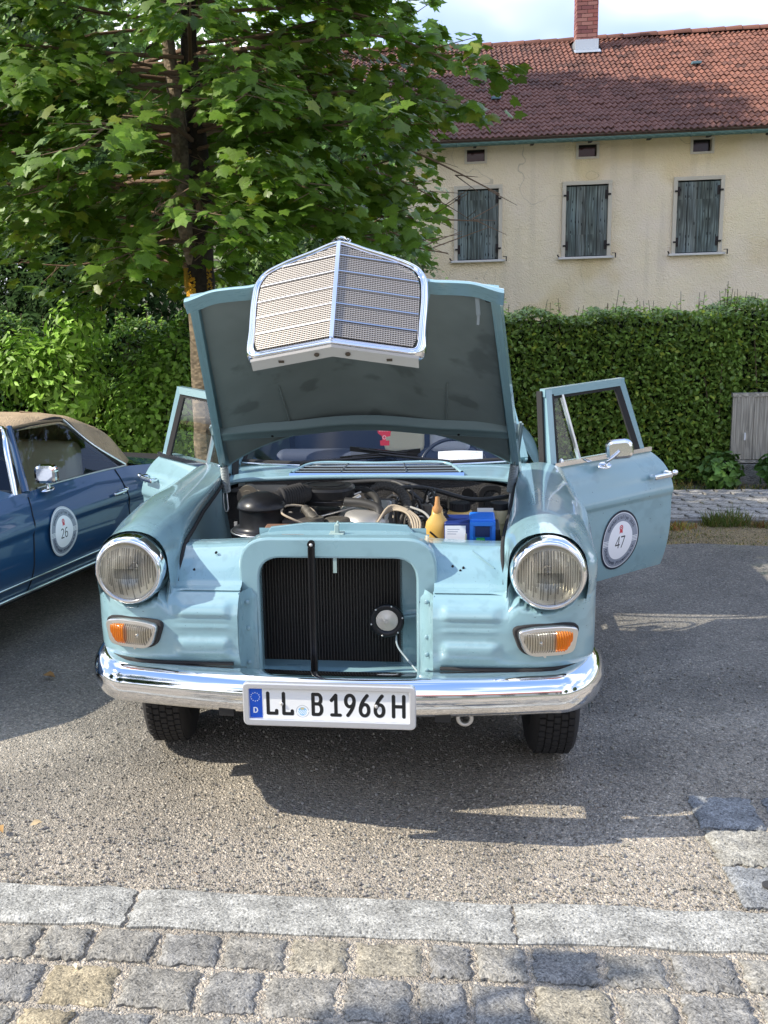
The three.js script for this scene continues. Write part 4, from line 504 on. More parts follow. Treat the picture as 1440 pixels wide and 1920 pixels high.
  // head lamp
  const cx = s * 0.677, L = part('headlamp', lathe([[0.0, -0.02], [0.095, 0.0], [0.128, 0.0], [0.1285, 0.03], [0.126, 0.062], [0.120, 0.079], [0.112, 0.086], [0.104, 0.082], [0.1015, 0.074], [0.1015, 0.066]], 64).rotateX(Math.PI / 2).translate(cx, 0.895, 0.655), M.chrome, car); if (s > 0) L.name = 'headlamp_001';
  part('inner_ring', new THREE.TorusGeometry(0.1085, 0.004, 8, 60).translate(cx, 0.895, 0.741), M.chromeDull, L);
  part('reflector', lathe([[0.012, -0.052], [0.04, -0.046], [0.07, -0.027], [0.09, -0.002], [0.102, 0.026]], 48).rotateX(Math.PI / 2).translate(cx, 0.895, 0.705), M.reflector, L);
  part('bulb', [cyl(0.010, 0.010, 0.03, cx, 0.895, 0.68, 14, 'z'), new THREE.SphereGeometry(0.010, 14, 10).translate(cx, 0.895, 0.697)], M.steel, L);
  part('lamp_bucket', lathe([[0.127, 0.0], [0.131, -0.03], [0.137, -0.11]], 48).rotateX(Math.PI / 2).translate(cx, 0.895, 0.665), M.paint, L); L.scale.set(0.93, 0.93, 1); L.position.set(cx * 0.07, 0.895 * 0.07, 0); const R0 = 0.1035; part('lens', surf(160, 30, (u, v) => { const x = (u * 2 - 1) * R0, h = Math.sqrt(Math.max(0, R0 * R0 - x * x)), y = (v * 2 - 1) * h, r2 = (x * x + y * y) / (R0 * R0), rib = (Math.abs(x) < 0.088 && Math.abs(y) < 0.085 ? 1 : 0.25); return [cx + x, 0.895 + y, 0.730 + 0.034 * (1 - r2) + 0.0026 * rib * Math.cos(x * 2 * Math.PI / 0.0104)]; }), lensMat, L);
  // indicator: tapered rounded lens, amber outside, clear inside
  const put = (g) => { g.rotateY(0.26).translate(0.672, 0.676, 0.712); if (s < 0) { g.scale(-1, 1, 1); const ix = g.index; if (ix) { const a = ix.array; for (let i = 0; i < a.length; i += 3) { const t = a[i]; a[i] = a[i + 1]; a[i + 1] = t; } } else { for (const k of ['position', 'normal', 'uv']) { const at = g.attributes[k], n = at.itemSize; for (let i = 0; i < at.count; i += 3) for (let c = 0; c < n; c++) { const t = at.array[i * n + c]; at.array[i * n + c] = at.array[(i + 1) * n + c]; at.array[(i + 1) * n + c] = t; } } } g.computeVertexNormals(); } return g; };
  const outl = (k, x0 = -1, x1 = 1) => { const S2 = new THREE.Shape(), pts = []; const A = new THREE.CatmullRomCurve3([[-0.088, 0.034], [-0.06, 0.042], [0, 0.045], [0.06, 0.043], [0.09, 0.034], [0.088, 0.005], [0.078, -0.028], [0.055, -0.036], [0, -0.038], [-0.045, -0.036], [-0.068, -0.024], [-0.082, 0.005]].map((p) => new THREE.Vector3(p[0] * k, p[1] * (k > 1 ? k * 1.04 : k), 0)), true).getPoints(70); for (const p of A) pts.push(new THREE.Vector2(Math.max(x0, Math.min(x1, p.x)), p.y)); S2.setFromPoints(pts); return S2; };
  const I = part('indicator', put(ext(outl(1.02), 0.022, 0.004, 0, 3)), M.chromeDull, car); if (s > 0) I.name = 'indicator_001';
  part('gasket', put(ext(outl(1.13), 0.012, 0.004, -0.012, 3)), M.rubber, I);
  const dome = (x0, x1, n, amp) => put(surf(n, 16, (u, v) => { const x = lerp(x0, x1, u), t = Math.abs(x) / 0.084, hi = 0.039 - 0.012 * Math.pow(t, 6), lo = -0.032 + 0.05 * Math.pow(Math.max(0, (t - 0.62) / 0.38), 1.6), y = lerp(lo, hi, v), k = (1 - Math.pow(t, 4)) * (1 - Math.pow(Math.abs(v * 2 - 1), 4)); return [x, y, 0.026 + 0.016 * k + amp * Math.cos(x * 2 * Math.PI / 0.0085)]; }));
  part('clear_lens', dome(-0.080, 0.022, 96, 0.0020), clearMat, I); part('amber_lens', dome(0.0225, 0.080, 60, 0.0018), M.amber, I); part('lens_screw', put(cyl(0.004, 0.004, 0.012, -0.01, -0.045, 0.02, 10, 'z')), M.chromeDull, I); part('lamp_bulb', put(new THREE.SphereGeometry(0.008, 12, 8).translate(-0.025, 0.0, 0.03)), M.chrome, I); part('lamp_back', put(ext(outl(0.93), 0.002, 0, 0.0265, 3)), M.chromeDull, I);
}
// bumper
{
  const plan = (t) => { const a = Math.abs(t), sg = Math.sign(t); if (a < 0.74) return [sg * a * 0.945 , 0.845 - 0.075 * Math.pow(a / 0.74, 2)]; const b = (a - 0.74) / 0.26 * Math.PI / 2; return [sg * (0.70 + 0.178 * Math.sin(b)), 0.77 - 0.30 * (1 - Math.cos(b)) ]; };
  const sec = [[-0.115, 0.562], [-0.08, 0.572], [-0.045, 0.571], [-0.018, 0.558], [-0.002, 0.535], [0.004, 0.508], [0.0, 0.48], [-0.014, 0.455], [-0.035, 0.440], [-0.06, 0.434]];
  const cv = new THREE.CatmullRomCurve3(sec.map((p) => new THREE.Vector3(p[0], p[1], 0)));
  part('bumper', surf(110, 26, (u, v) => { const t = u * 2 - 1, p = plan(t), e = 1e-3, q = plan(Math.min(1, t + e)), o = plan(Math.max(-1, t - e)), dx = q[0] - o[0], dz = q[1] - o[1], l = Math.hypot(dx, dz) || 1, nx = -dz / l, nz = dx / l, c = cv.getPoint(v), end = sstep(0.72, 1, Math.abs(t)), y = 0.51 + (c.y - 0.51) * (1 + 0.04 * end) + 0.012 * end * sstep(0.5, 0.6, c.y); return [p[0] + nx * c.x, y, p[1] + nz * c.x, u, v]; }, true), M.chrome, car);
  for (const s of [-1, 1]) part('bumper_rubber', tube([[0.34, 0.574, 0.713], [0.5, 0.574, 0.712], [0.66, 0.575, 0.70], [0.76, 0.577, 0.655], [0.83, 0.58, 0.55]].map((p) => [s * p[0], p[1], p[2]]), 0.006, 40, 6), M.rubber, car);
  for (const s of [-1, 1]) part('bumper_bracket', box(0.05, 0.06, 0.3, s * 0.35, 0.46, 0.66), M.black, car);
  part('tow_eye', [new THREE.TorusGeometry(0.022, 0.007, 8, 18).translate(0.42, 0.40, 0.70), box(0.02, 0.04, 0.02, 0.42, 0.43, 0.7)], M.alu, car);
  const P = part('number_plate', ext((() => { const S = rrect(-0.27, -0.068, 0.27, 0.068, 0.016); S.holes.push(rrect(-0.257, -0.052, 0.257, 0.056, 0.008, new THREE.Path())); return S; })(), 0.016, 0.004, 0.862).translate(-0.005, 0.502, 0), std(0.66, 0.67, 0.69, 0.3, 0.6), car);
  part('plate_face', new THREE.PlaneGeometry(0.516, 0.109).translate(-0.005, 0.504, 0.870), pr(plateTex, 0.35), P); part('plate_back', box(0.53, 0.125, 0.012, -0.005, 0.502, 0.858), M.black, P);
  for (const x of [-0.155, 0.145]) part('plate_screw', new THREE.SphereGeometry(0.006, 10, 8).scale(1, 1, 0.5).translate(x, 0.503, 0.873), M.alu, P);
  part('plate_bracket', [box(0.05, 0.06, 0.04, -0.2, 0.5, 0.845), box(0.05, 0.06, 0.04, 0.2, 0.5, 0.845)], M.black, car);
}
// radiator frame
{
  const S = rrect(-0.322, 0.452, 0.322, 0.972, [0.01, 0.01, 0.1, 0.1]); S.holes.push(rrect(-0.27, 0.505, 0.27, 0.918, [0.02, 0.02, 0.085, 0.085], new THREE.Path()));
  part('radiator_frame', [ext(S, 0.04, 0.008, 0.56, 14),
    ...[-1, 1].map((s) => surf(4, 24, (u, v) => [s * lerp(0.272, 0.321, u), lerp(0.50, 0.808, v), lerp(0.612, 0.70, Math.pow(u, 1.6)) - 0.02 * sstep(0.9, 1, v) - 0.006 * Math.sin(v * 9)], s < 0)),
    surf(16, 8, (u, v) => { const x = lerp(-0.3, 0.3, u), e = Math.pow(Math.abs(u * 2 - 1), 6); return [x, lerp(0.972, 0.966, v) - 0.02 * e, lerp(0.605, 0.43, v)]; }),
    ext((() => { const L = new THREE.Shape(); L.moveTo(-0.265, 0.945); L.lineTo(-0.245, 0.975); L.lineTo(-0.12, 0.990); L.lineTo(0.12, 0.990); L.lineTo(0.225, 0.982); L.lineTo(0.255, 0.95); L.closePath(); return L; })(), 0.012, 0.002, 0.425),
    surf(1, 10, (u, v) => [0.268, lerp(0.47, 0.93, v), lerp(0.42, 0.575, u)]), surf(1, 10, (u, v) => [-0.27 - 0.02 * u, lerp(0.47, 0.93, v), lerp(0.575, 0.42, u)]),
    surf(8, 1, (u, v) => [lerp(0.20, 0.30, u), lerp(0.42, 0.95, v), 0.425]), surf(10, 3, (u, v) => [lerp(-0.29, 0.29, u), lerp(0.505, 0.49, v), lerp(0.60, 0.43, v)]), surf(10, 1, (u, v) => [lerp(-0.29, 0.29, u), lerp(0.89, 0.97, v), 0.418])], M.paint, car);
  part('frame_rivet', [[-0.296, 0.77], [-0.296, 0.68], [-0.296, 0.56], [0.297, 0.78], [0.297, 0.66], [0.297, 0.6], [0.297, 0.545]].map(([x, y]) => new THREE.SphereGeometry(0.008, 10, 8).scale(1, 1, 0.45).translate(x, y, 0.657)), M.paintIn, car);
  part('type_plate', box(0.075, 0.003, 0.022, -0.155, 0.973, 0.54), M.alu, car);
  part('drain_slot', [-0.11, 0.075].map((x) => ext((() => { const L = new THREE.Shape(); [[-0.032, 0.006], [0.032, 0.006], [0.032, 0], [0.016, 0], [0.014, -0.006], [0.006, -0.006], [0.004, 0], [-0.012, 0], [-0.014, -0.006], [-0.022, -0.006], [-0.024, 0], [-0.032, 0]].forEach((p, i) => i ? L.lineTo(...p) : L.moveTo(...p)); return L; })(), 0.004).translate(x, 0.484, 0.6075)), M.dark, car);
  // radiator
  const x0 = -0.285, x1 = 0.2, y0 = 0.468, y1 = 0.892, Rr = part('radiator', [box(x1 - x0, y1 - y0, 0.05, (x0 + x1) / 2, (y0 + y1) / 2, 0.375), box(x1 - x0 + 0.02, 0.02, 0.08, (x0 + x1) / 2, y1, 0.385), box(x1 - x0 + 0.02, 0.022, 0.08, (x0 + x1) / 2, y0, 0.385), box(0.014, y1 - y0, 0.08, x0, (y0 + y1) / 2, 0.385), box(0.014, y1 - y0, 0.08, x1, (y0 + y1) / 2, 0.385)], std(0.016, 0.016, 0.017, 0.5), car);
  const fin = [], R = rng(5); for (let i = 0; i < 44; i++) { const x = x0 + 0.014 + (x1 - x0 - 0.028) * i / 43; fin.push(box(0.0022, y1 - y0 - 0.03, 0.012, x, (y0 + y1) / 2, 0.408)); } part('cooling_tubes', fin, std(0.075, 0.07, 0.062, 0.5, 0.3), Rr);
  const fl = []; for (let i = 0; i < 80; i++) fl.push(box(x1 - x0 - 0.02, 0.0012, 0.006, (x0 + x1) / 2, y0 + 0.015 + (y1 - y0 - 0.03) * i / 79, 0.4025)); part('cooling_fins', fl, std(0.03, 0.03, 0.03, 0.6), Rr);
  const St = part('stay_bar', [box(0.024, 0.50, 0.008, -0.078, 0.72, 0.642, 0.003), box(0.006, 0.48, 0.014, -0.070, 0.72, 0.648, 0.002), box(0.006, 0.48, 0.014, -0.086, 0.72, 0.648, 0.002), cyl(0.013, 0.013, 0.012, -0.078, 0.968, 0.644, 20, 'z')], M.blackGloss, car); part('bolt', new THREE.SphereGeometry(0.006, 10, 8).translate(-0.078, 0.967, 0.651), M.alu, St);
  part('latch', [box(0.016, 0.035, 0.02, -0.008, 0.985, 0.5, 0.003), box(0.05, 0.006, 0.05, -0.008, 0.971, 0.5, 0.002), box(0.012, 0.06, 0.006, -0.006, 0.89, 0.60), rod([-0.012, 0.985, 0.5], [-0.004, 1.012, 0.495], 0.004)], std(0.30, 0.40, 0.38, 0.6), car);
  const hx = 0.158, hy = 0.668, Ho = part('horn', lathe([[0, -0.05], [0.045, -0.045], [0.05, 0.0], [0.058, 0.002], [0.059, 0.012], [0.05, 0.016], [0.042, 0.012], [0.038, 0.008]], 44).rotateX(Math.PI / 2).translate(hx, hy, 0.505), M.blackGloss, car);
  part('horn_disc', [lathe([[0, 0.016], [0.012, 0.018], [0.015, 0.011], [0.036, 0.009], [0.038, 0.006]], 36).rotateX(Math.PI / 2).translate(hx, hy, 0.505), cyl(0.005, 0.005, 0.02, hx, hy, 0.52, 12, 'z')], std(0.56, 0.53, 0.47, 0.4, 0.5), Ho);
  part('horn_screw', [0, 1, 2, 3, 4, 5].map((i) => new THREE.SphereGeometry(0.0036, 8, 6).translate(hx + 0.0545 * Math.sin(i * 1.047 + 0.3), hy + 0.0545 * Math.cos(i * 1.047 + 0.3), 0.519)), M.alu, Ho);
  part('horn_bracket', [bar([hx + 0.04, hy, 0.47], [0.265, hy + 0.01, 0.47], 0.02, 0.006)], M.paintIn, Ho); part('horn_wire', tube([[hx + 0.03, hy - 0.045, 0.5], [hx + 0.035, hy - 0.085, 0.52], [hx + 0.07, hy - 0.125, 0.55], [0.265, hy - 0.15, 0.60]], 0.0035, 20, 6), std(0.3, 0.36, 0.38, 0.5), Ho);
}
// engine bay
{
  part('bay_light_block', box(1.1, 0.02, 1.3, 0, 0.40, -0.15), M.dark, car);  // black plane added to keep ground light out of the bay
  part('firewall', [surf(30, 8, (u, v) => { const x = lerp(-0.67, 0.67, u), top = 0.925 - 0.05 * Math.pow(Math.abs(x) / 0.67, 5); return [x, lerp(0.42, top, v), -0.735 + 0.05 * Math.pow(Math.abs(x) / 0.67, 4)]; })], M.pad, car);
  part('firewall_lip', tube([[-0.665, 0.885, -0.69], [-0.62, 0.915, -0.715], [-0.4, 0.932, -0.725], [0, 0.937, -0.73], [0.4, 0.932, -0.725], [0.62, 0.915, -0.715], [0.665, 0.885, -0.69]], 0.011, 50, 8), M.paintIn, car);
  part('heater_recess', (() => { const S = rrect(0.49, 0.66, 0.60, 0.90, 0.05); S.holes.push(rrect(0.51, 0.67, 0.58, 0.88, 0.032, new THREE.Path())); return [ext(S, 0.012, 0.004, -0.722)]; })(), M.black, car);
  part('firewall_grommet', [cyl(0.032, 0.034, 0.02, 0.33, 0.80, -0.72, 20, 'z'), cyl(0.016, 0.02, 0.03, 0.33, 0.80, -0.71, 16, 'z'), cyl(0.026, 0.026, 0.01, 0.44, 0.86, -0.722, 20, 'z')], M.blackGloss, car);
  part('firewall_bracket', box(0.022, 0.04, 0.01, 0.262, 0.835, -0.715, 0.002), M.alu, car);
  const ax = -0.33, az = 0.14, A = part('air_cleaner', lathe([[0, 1.028], [0.03, 1.028], [0.07, 1.014], [0.088, 0.992], [0.092, 0.978], [0.093, 0.972], [0.086, 0.968], [0.086, 0.905], [0.112, 0.895], [0.118, 0.884], [0.112, 0.874], [0.092, 0.862], [0.06, 0.78], [0.05, 0.70]], 48).translate(ax, 0.012, az), M.blackGloss, car);
  part('clip', [0.5, 2.2, 4.4].map((a) => box(0.012, 0.035, 0.008, ax + 0.115 * Math.sin(a), 0.902, az + 0.115 * Math.cos(a))), M.alu, A); part('cleaner_seam', new THREE.TorusGeometry(0.117, 0.004, 6, 50).rotateX(Math.PI / 2).translate(ax, 0.896, az), M.chromeDull, A);
  part('intake_hose', (() => { const g = []; for (let i = 0; i < 9; i++) { const t = i / 8; g.push(new THREE.TorusGeometry(0.036, 0.0085, 8, 24).rotateY(Math.PI / 2 + 0.55).translate(lerp(-0.262, -0.205, t) + 0.0, 1.006 - 0.004 * t, lerp(0.09, -0.02, t))); } g.push(rod([-0.285, 1.003, 0.12], [-0.19, 1.0, -0.04], 0.036, 0.036, 20)); return g; })(), M.rubber, car);
  part('carburettor_cap', (() => { const S = new THREE.Shape(), c = new THREE.CatmullRomCurve3([[-0.10, 0.02], [-0.07, -0.05], [0, -0.075], [0.07, -0.06], [0.098, 0.0], [0.088, 0.055], [0.02, 0.078], [-0.06, 0.07]].map((p) => new THREE.Vector3(p[0], p[1], 0)), true).getPoints(60); S.setFromPoints(c.map((p) => new THREE.Vector2(p.x, p.y))); return [ext(S, 0.03, 0.014, 0).rotateX(-Math.PI / 2).translate(-0.115, 0.978, -0.10), ext(S, 0.012, 0.004, 0).scale(1.12, 1.12, 1).rotateX(-Math.PI / 2).translate(-0.115, 0.957, -0.10), cyl(0.05, 0.06, 0.09, -0.11, 0.885, -0.10, 24), surf(16, 6, (u, v) => [-0.115 + 0.075 * Math.cos(u * 6.283), 1.023 + 0.004 * (1 - v), -0.10 + 0.055 * Math.sin(u * 6.283)])]; })(), M.blackGloss, car);
  const eng = std(0.30, 0.275, 0.24, 0.6, 0.4, { map: granite.map }), E = part('engine', [box(0.26, 0.14, 0.68, 0.02, 0.83, -0.12, 0.03), box(0.36, 0.3, 0.62, 0.02, 0.64, -0.12, 0.02), box(0.30, 0.05, 0.08, -0.05, 0.90, 0.17, 0.015), box(0.12, 0.04, 0.14, -0.19, 0.925, 0.12, 0.01)], std(0.07, 0.062, 0.055, 0.7, 0.2), car);
  part('valve_cover', [lathe([[0, 0.05], [0.045, 0.048], [0.07, 0.04], [0.078, 0.022], [0.086, 0.018], [0.088, 0]], 40).scale(1, 1, 1.2).translate(0.045, 0.90, 0.04), box(0.2, 0.035, 0.5, 0.03, 0.895, -0.1, 0.015)], M.alu, E);
  part('oil_cap', lathe([[0, 0.024], [0.03, 0.024], [0.046, 0.02], [0.05, 0.012], [0.046, 0.004], [0.02, 0]], 32).translate(-0.045, 0.925, 0.16), eng, E);
  part('thermostat_housing', [cyl(0.03, 0.034, 0.06, -0.12, 0.93, 0.20, 20), rod([-0.12, 0.945, 0.2], [-0.17, 0.975, 0.12], 0.02, 0.016, 14), box(0.09, 0.03, 0.06, -0.2, 0.90, 0.24, 0.008)], eng, E);
  part('rusty_flange', [box(0.10, 0.028, 0.05, -0.25, 0.925, 0.24, 0.008), box(0.16, 0.02, 0.05, 0.04, 0.925, 0.27, 0.006)], std(0.20, 0.11, 0.07, 0.8, 0.2), E);
  const B2 = std(0.03, 0.029, 0.028, 0.55);
  part('coolant_hose', [tube([[-0.03, 0.985, -0.2], [0.03, 0.985, -0.18], [0.09, 0.968, -0.05], [0.095, 0.93, 0.0]], 0.014, 24, 10), tube([[-0.03, 0.975, 0.0], [0.05, 0.972, 0.02], [0.10, 0.955, 0.04], [0.105, 0.92, 0.06]], 0.018, 20, 10), tube([[-0.1, 0.92, 0.22], [0.0, 0.935, 0.25], [0.12, 0.932, 0.25], [0.2, 0.9, 0.22], [0.26, 0.8, 0.15]], 0.010, 30, 8)], B2, car);
  part('ribbed_hose', [tube([[0.03, 0.94, -0.28], [0.08, 0.985, -0.26], [0.16, 0.985, -0.2], [0.20, 0.95, -0.1], [0.215, 0.89, 0.02]], 0.016, 30, 9), ...Array.from({ length: 22 }, (_, i) => { const c = new THREE.CatmullRomCurve3([[0.03, 0.94, -0.28], [0.08, 0.985, -0.26], [0.16, 0.985, -0.2], [0.20, 0.95, -0.1], [0.215, 0.89, 0.02]].map(V)), p = c.getPointAt((i + 0.5) / 22), t = c.getTangentAt((i + 0.5) / 22), g = new THREE.TorusGeometry(0.016, 0.003, 5, 14); g.applyQuaternion(new THREE.Quaternion().setFromUnitVectors(new THREE.Vector3(0, 0, 1), t)); return g.translate(p.x, p.y, p.z); })], std(0.06, 0.057, 0.052, 0.7), car);
  part('cable_loom', [tube([[-0.66, 0.88, -0.66], [-0.3, 0.90, -0.69], [0.1, 0.925, -0.68], [0.25, 0.90, -0.62], [0.34, 0.83, -0.4]], 0.011, 40, 7), tube([[0.06, 0.925, -0.70], [0.14, 0.92, -0.66], [0.26, 0.85, -0.56], [0.36, 0.82, -0.5]], 0.010, 24, 7), tube([[0.1, 0.95, -0.4], [0.26, 0.93, -0.5], [0.46, 0.87, -0.55], [0.62, 0.87, -0.62]], 0.010, 26, 7), tube([[0.24, 0.88, 0.1], [0.27, 0.82, 0.2], [0.25, 0.7, 0.3]], 0.012, 20, 7)], B2, car);
  const tan = std(0.40, 0.33, 0.24, 0.6); part('ignition_lead', [tube([[-0.13, 0.92, 0.2], [-0.2, 0.955, 0.22], [-0.245, 0.975, 0.2], [-0.235, 0.99, 0.14], [-0.15, 0.97, 0.1], [-0.12, 0.94, 0.12]], 0.0045, 36, 6), ...[0, 1, 2, 3].map((i) => tube([[0.10, 0.92, 0.06 + i * 0.02], [0.15, 0.955 + i * 0.006, 0.06], [0.21 + i * 0.012, 0.95 - i * 0.004, 0.09], [0.235 + i * 0.008, 0.90, 0.14], [0.22, 0.85, 0.18]], 0.005, 26, 6))], tan, car);
  part('grey_wire', tube([[0.22, 0.955, 0.0], [0.28, 0.95, 0.1], [0.33, 0.90, 0.25], [0.35, 0.87, 0.36]], 0.005, 24, 6), std(0.3, 0.3, 0.29, 0.5), car);
  part('throttle_rod', [rod([-0.24, 0.905, 0.1], [0.02, 0.94, -0.1], 0.004), rod([-0.1, 0.96, -0.02], [0.02, 0.99, -0.12], 0.004), rod([-0.03, 0.965, 0.0], [0.02, 0.985, -0.06], 0.010)], M.alu, car);
  part('distributor', [cyl(0.04, 0.03, 0.07, 0.20, 0.85, 0.16, 20), ...[0, 1, 2, 3].map((i) => cyl(0.008, 0.008, 0.03, 0.20 + 0.022 * Math.sin(i * 1.57), 0.895, 0.16 + 0.022 * Math.cos(i * 1.57), 8))], M.black, car);
  { const R = rng(44), k = [[], [], []]; for (let i = 0; i < 26; i++) { const x = -0.3 + 0.66 * R(), z = -0.6 + 0.8 * R(), y = 0.80 + 0.09 * R(), dx = (R() - 0.5) * 0.34, dz = (R() - 0.5) * 0.3; k[i % 3].push(tube([[x, y, z], [x + dx * 0.3, y + 0.05 + 0.05 * R(), z + dz * 0.3], [x + dx * 0.7, y + 0.04 * R(), z + dz * 0.7], [x + dx, y - 0.12, z + dz]], 0.003 + 0.006 * R(), 18, 6)); }
    part('loose_cable', k[0], B2, car); part('fuel_pipe', k[1], std(0.20, 0.17, 0.13, 0.5, 0.5), car); part('thin_hose', k[2], std(0.10, 0.09, 0.08, 0.7), car);
    const c = []; for (let i = 0; i < 18; i++) c.push(new THREE.TorusGeometry(0.012 + 0.006 * R(), 0.003, 5, 14).rotateY(R() * 3).rotateX(R()).translate(-0.26 + 0.6 * R(), 0.84 + 0.08 * R(), -0.5 + 0.7 * R())); for (let i = 0; i < 26; i++) c.push(cyl(0.006, 0.006, 0.012, -0.1 + 0.26 * R(), 0.90 + 0.02 * R(), -0.4 + 0.66 * R(), 6)); part('hose_clamp', c, M.alu, car);
    part('fuel_pump', [cyl(0.035, 0.04, 0.05, -0.17, 0.87, 0.2, 20), box(0.06, 0.05, 0.09, 0.26, 0.82, -0.05, 0.01), cyl(0.022, 0.026, 0.06, 0.27, 0.87, -0.3, 16), box(0.09, 0.06, 0.05, 0.16, 0.87, -0.66, 0.01), box(0.05, 0.07, 0.03, -0.02, 0.86, -0.70, 0.005)], std(0.16, 0.14, 0.12, 0.6, 0.5), car); }
  // washer bottle, battery, reservoirs
  const yb = phys(0.80, 0.50, 0.12, 0.35, { transmission: 0.3, thickness: 0 }), W = part('washer_bottle', [lathe([[0, 0.78], [0.03, 0.782], [0.034, 0.80], [0.034, 0.91], [0.030, 0.94], [0.016, 0.965], [0.014, 0.985], [0, 0.985]], 28).scale(1.3, 1, 0.95).translate(0.325, 0.02, 0.27)], yb, car);
  part('bottle_neck', [lathe([[0.017, 0.975], [0.018, 0.99], [0.010, 1.0], [0.007, 1.03], [0, 1.03]], 20).translate(0.325, 0.02, 0.27)], std(0.42, 0.2, 0.06, 0.5), W); part('bottle_strap', [bar([0.30, 0.93, 0.30], [0.375, 0.86, 0.29], 0.018, 0.006), bar([0.34, 0.98, 0.24], [0.385, 0.90, 0.2], 0.016, 0.03)], M.black, W);
  const Bt = part('battery', [box(0.175, 0.22, 0.14, 0.437, 0.855, 0.24, 0.006)], std(0.012, 0.03, 0.16, 0.4), car);
  part('battery_label', surf(1, 1, (u, v) => [0.352 + 0.072 * u, lerp(0.875, 0.955, v), 0.3115 , u, v]), pr(labelTex), Bt); part('battery_case', [box(0.088, 0.11, 0.12, 0.482, 0.925, 0.255, 0.006), box(0.012, 0.07, 0.02, 0.444, 0.925, 0.318), box(0.088, 0.014, 0.02, 0.482, 0.965, 0.318), box(0.012, 0.07, 0.02, 0.520, 0.925, 0.318)], std(0.015, 0.17, 0.66, 0.4), Bt); part('battery_recess', box(0.05, 0.036, 0.004, 0.482, 0.935, 0.3165), std(0.004, 0.02, 0.10, 0.5), Bt);
  part('terminal_cap', [box(0.05, 0.016, 0.03, 0.475, 0.898, 0.345, 0.004), box(0.03, 0.014, 0.03, 0.475, 0.911, 0.345, 0.004)], std(0.02, 0.30, 0.06, 0.4), Bt); part('clamp_bolt', [cyl(0.004, 0.004, 0.06, 0.425, 0.90, 0.33, 10), cyl(0.004, 0.004, 0.05, 0.505, 0.95, 0.2, 10)], M.alu, Bt); part('battery_strap', box(0.02, 0.13, 0.16, 0.533, 0.88, 0.24, 0.004), M.black, Bt);
  const Cc = part('coolant_tank', [lathe([[0, 0.76], [0.05, 0.76], [0.052, 0.88], [0.045, 0.898], [0.02, 0.90]], 28).translate(0.405, 0.03, -0.06)], std(0.62, 0.40, 0.12, 0.4), car); part('tank_cap', [cyl(0.036, 0.038, 0.03, 0.405, 0.946, -0.06, 24), ...Array.from({ length: 20 }, (_, i) => box(0.004, 0.028, 0.004, 0.405 + 0.0385 * Math.cos(i * 0.314), 0.946, -0.06 + 0.0385 * Math.sin(i * 0.314)))], M.black, Cc);
  const Br = part('brake_reservoir', [lathe([[0, 0.80], [0.024, 0.80], [0.027, 0.845], [0.036, 0.85], [0.037, 0.897], [0.03, 0.902]], 28).translate(0.555, 0.025, -0.1)], std(0.60, 0.50, 0.30, 0.4), car); part('reservoir_cap', cyl(0.034, 0.034, 0.026, 0.555, 0.939, -0.1, 24), M.black, Br); part('master_cylinder', [cyl(0.024, 0.024, 0.3, 0.545, 0.78, -0.2, 20, 'z'), cyl(0.03, 0.03, 0.02, 0.545, 0.79, 0.0, 20, 'z')], M.blackGloss, Br);
  part('paper_tag', box(0.06, 0.04, 0.003, 0.50, 0.925, -0.03), M.white, car);
  part('round_housing', [cyl(0.05, 0.05, 0.05, -0.53, 0.87, -0.64, 28, 'z'), cyl(0.03, 0.03, 0.02, -0.53, 0.87, -0.61, 20, 'z'), rod([-0.53, 0.87, -0.61], [-0.5, 0.83, -0.5], 0.008), cyl(0.055, 0.055, 0.16, -0.44, 0.86, -0.66, 24, 'x')], std(0.16, 0.14, 0.11, 0.6, 0.3), car);
  for (const s of [-1, 1]) { // bonnet springs and stays
    const x = s * 0.622, g = []; for (let i = 0; i < 16; i++) { const t = i / 15; g.push(new THREE.TorusGeometry(0.015, 0.0042, 6, 16).rotateX(Math.PI / 2 + 0.35).translate(x + s * 0.015 * t, 0.90 + 0.10 * t, -0.60 - 0.035 * t)); }
    const S = part('bonnet_spring', [...g, rod([x, 0.90, -0.60], [x + s * 0.015, 1.0, -0.635], 0.0125, 0.0125, 12)], std(0.26, 0.29, 0.29, 0.5, 0.4), car); if (s > 0) S.name = 'bonnet_spring_001';
    part('spring_hook', [tube([[x, 0.905, -0.6], [x - s * 0.005, 0.87, -0.58], [x - s * 0.012, 0.82, -0.55], [x - s * 0.004, 0.815, -0.55], [x + s * 0.012, 0.86, -0.58], [x + s * 0.012, 0.91, -0.6]], 0.004, 24, 6)], M.alu, S);
    part('bonnet_stay', [bar([x + s * 0.02, 0.97, -0.68], [s * 0.655, 1.20, -0.50], 0.02, 0.006), rod([x + s * 0.015, 0.99, -0.64], [s * 0.652, 1.21, -0.48], 0.006)], std(0.22, 0.28, 0.28, 0.5, 0.3), car).name = s < 0 ? 'bonnet_stay' : 'bonnet_stay_001';
  }
}
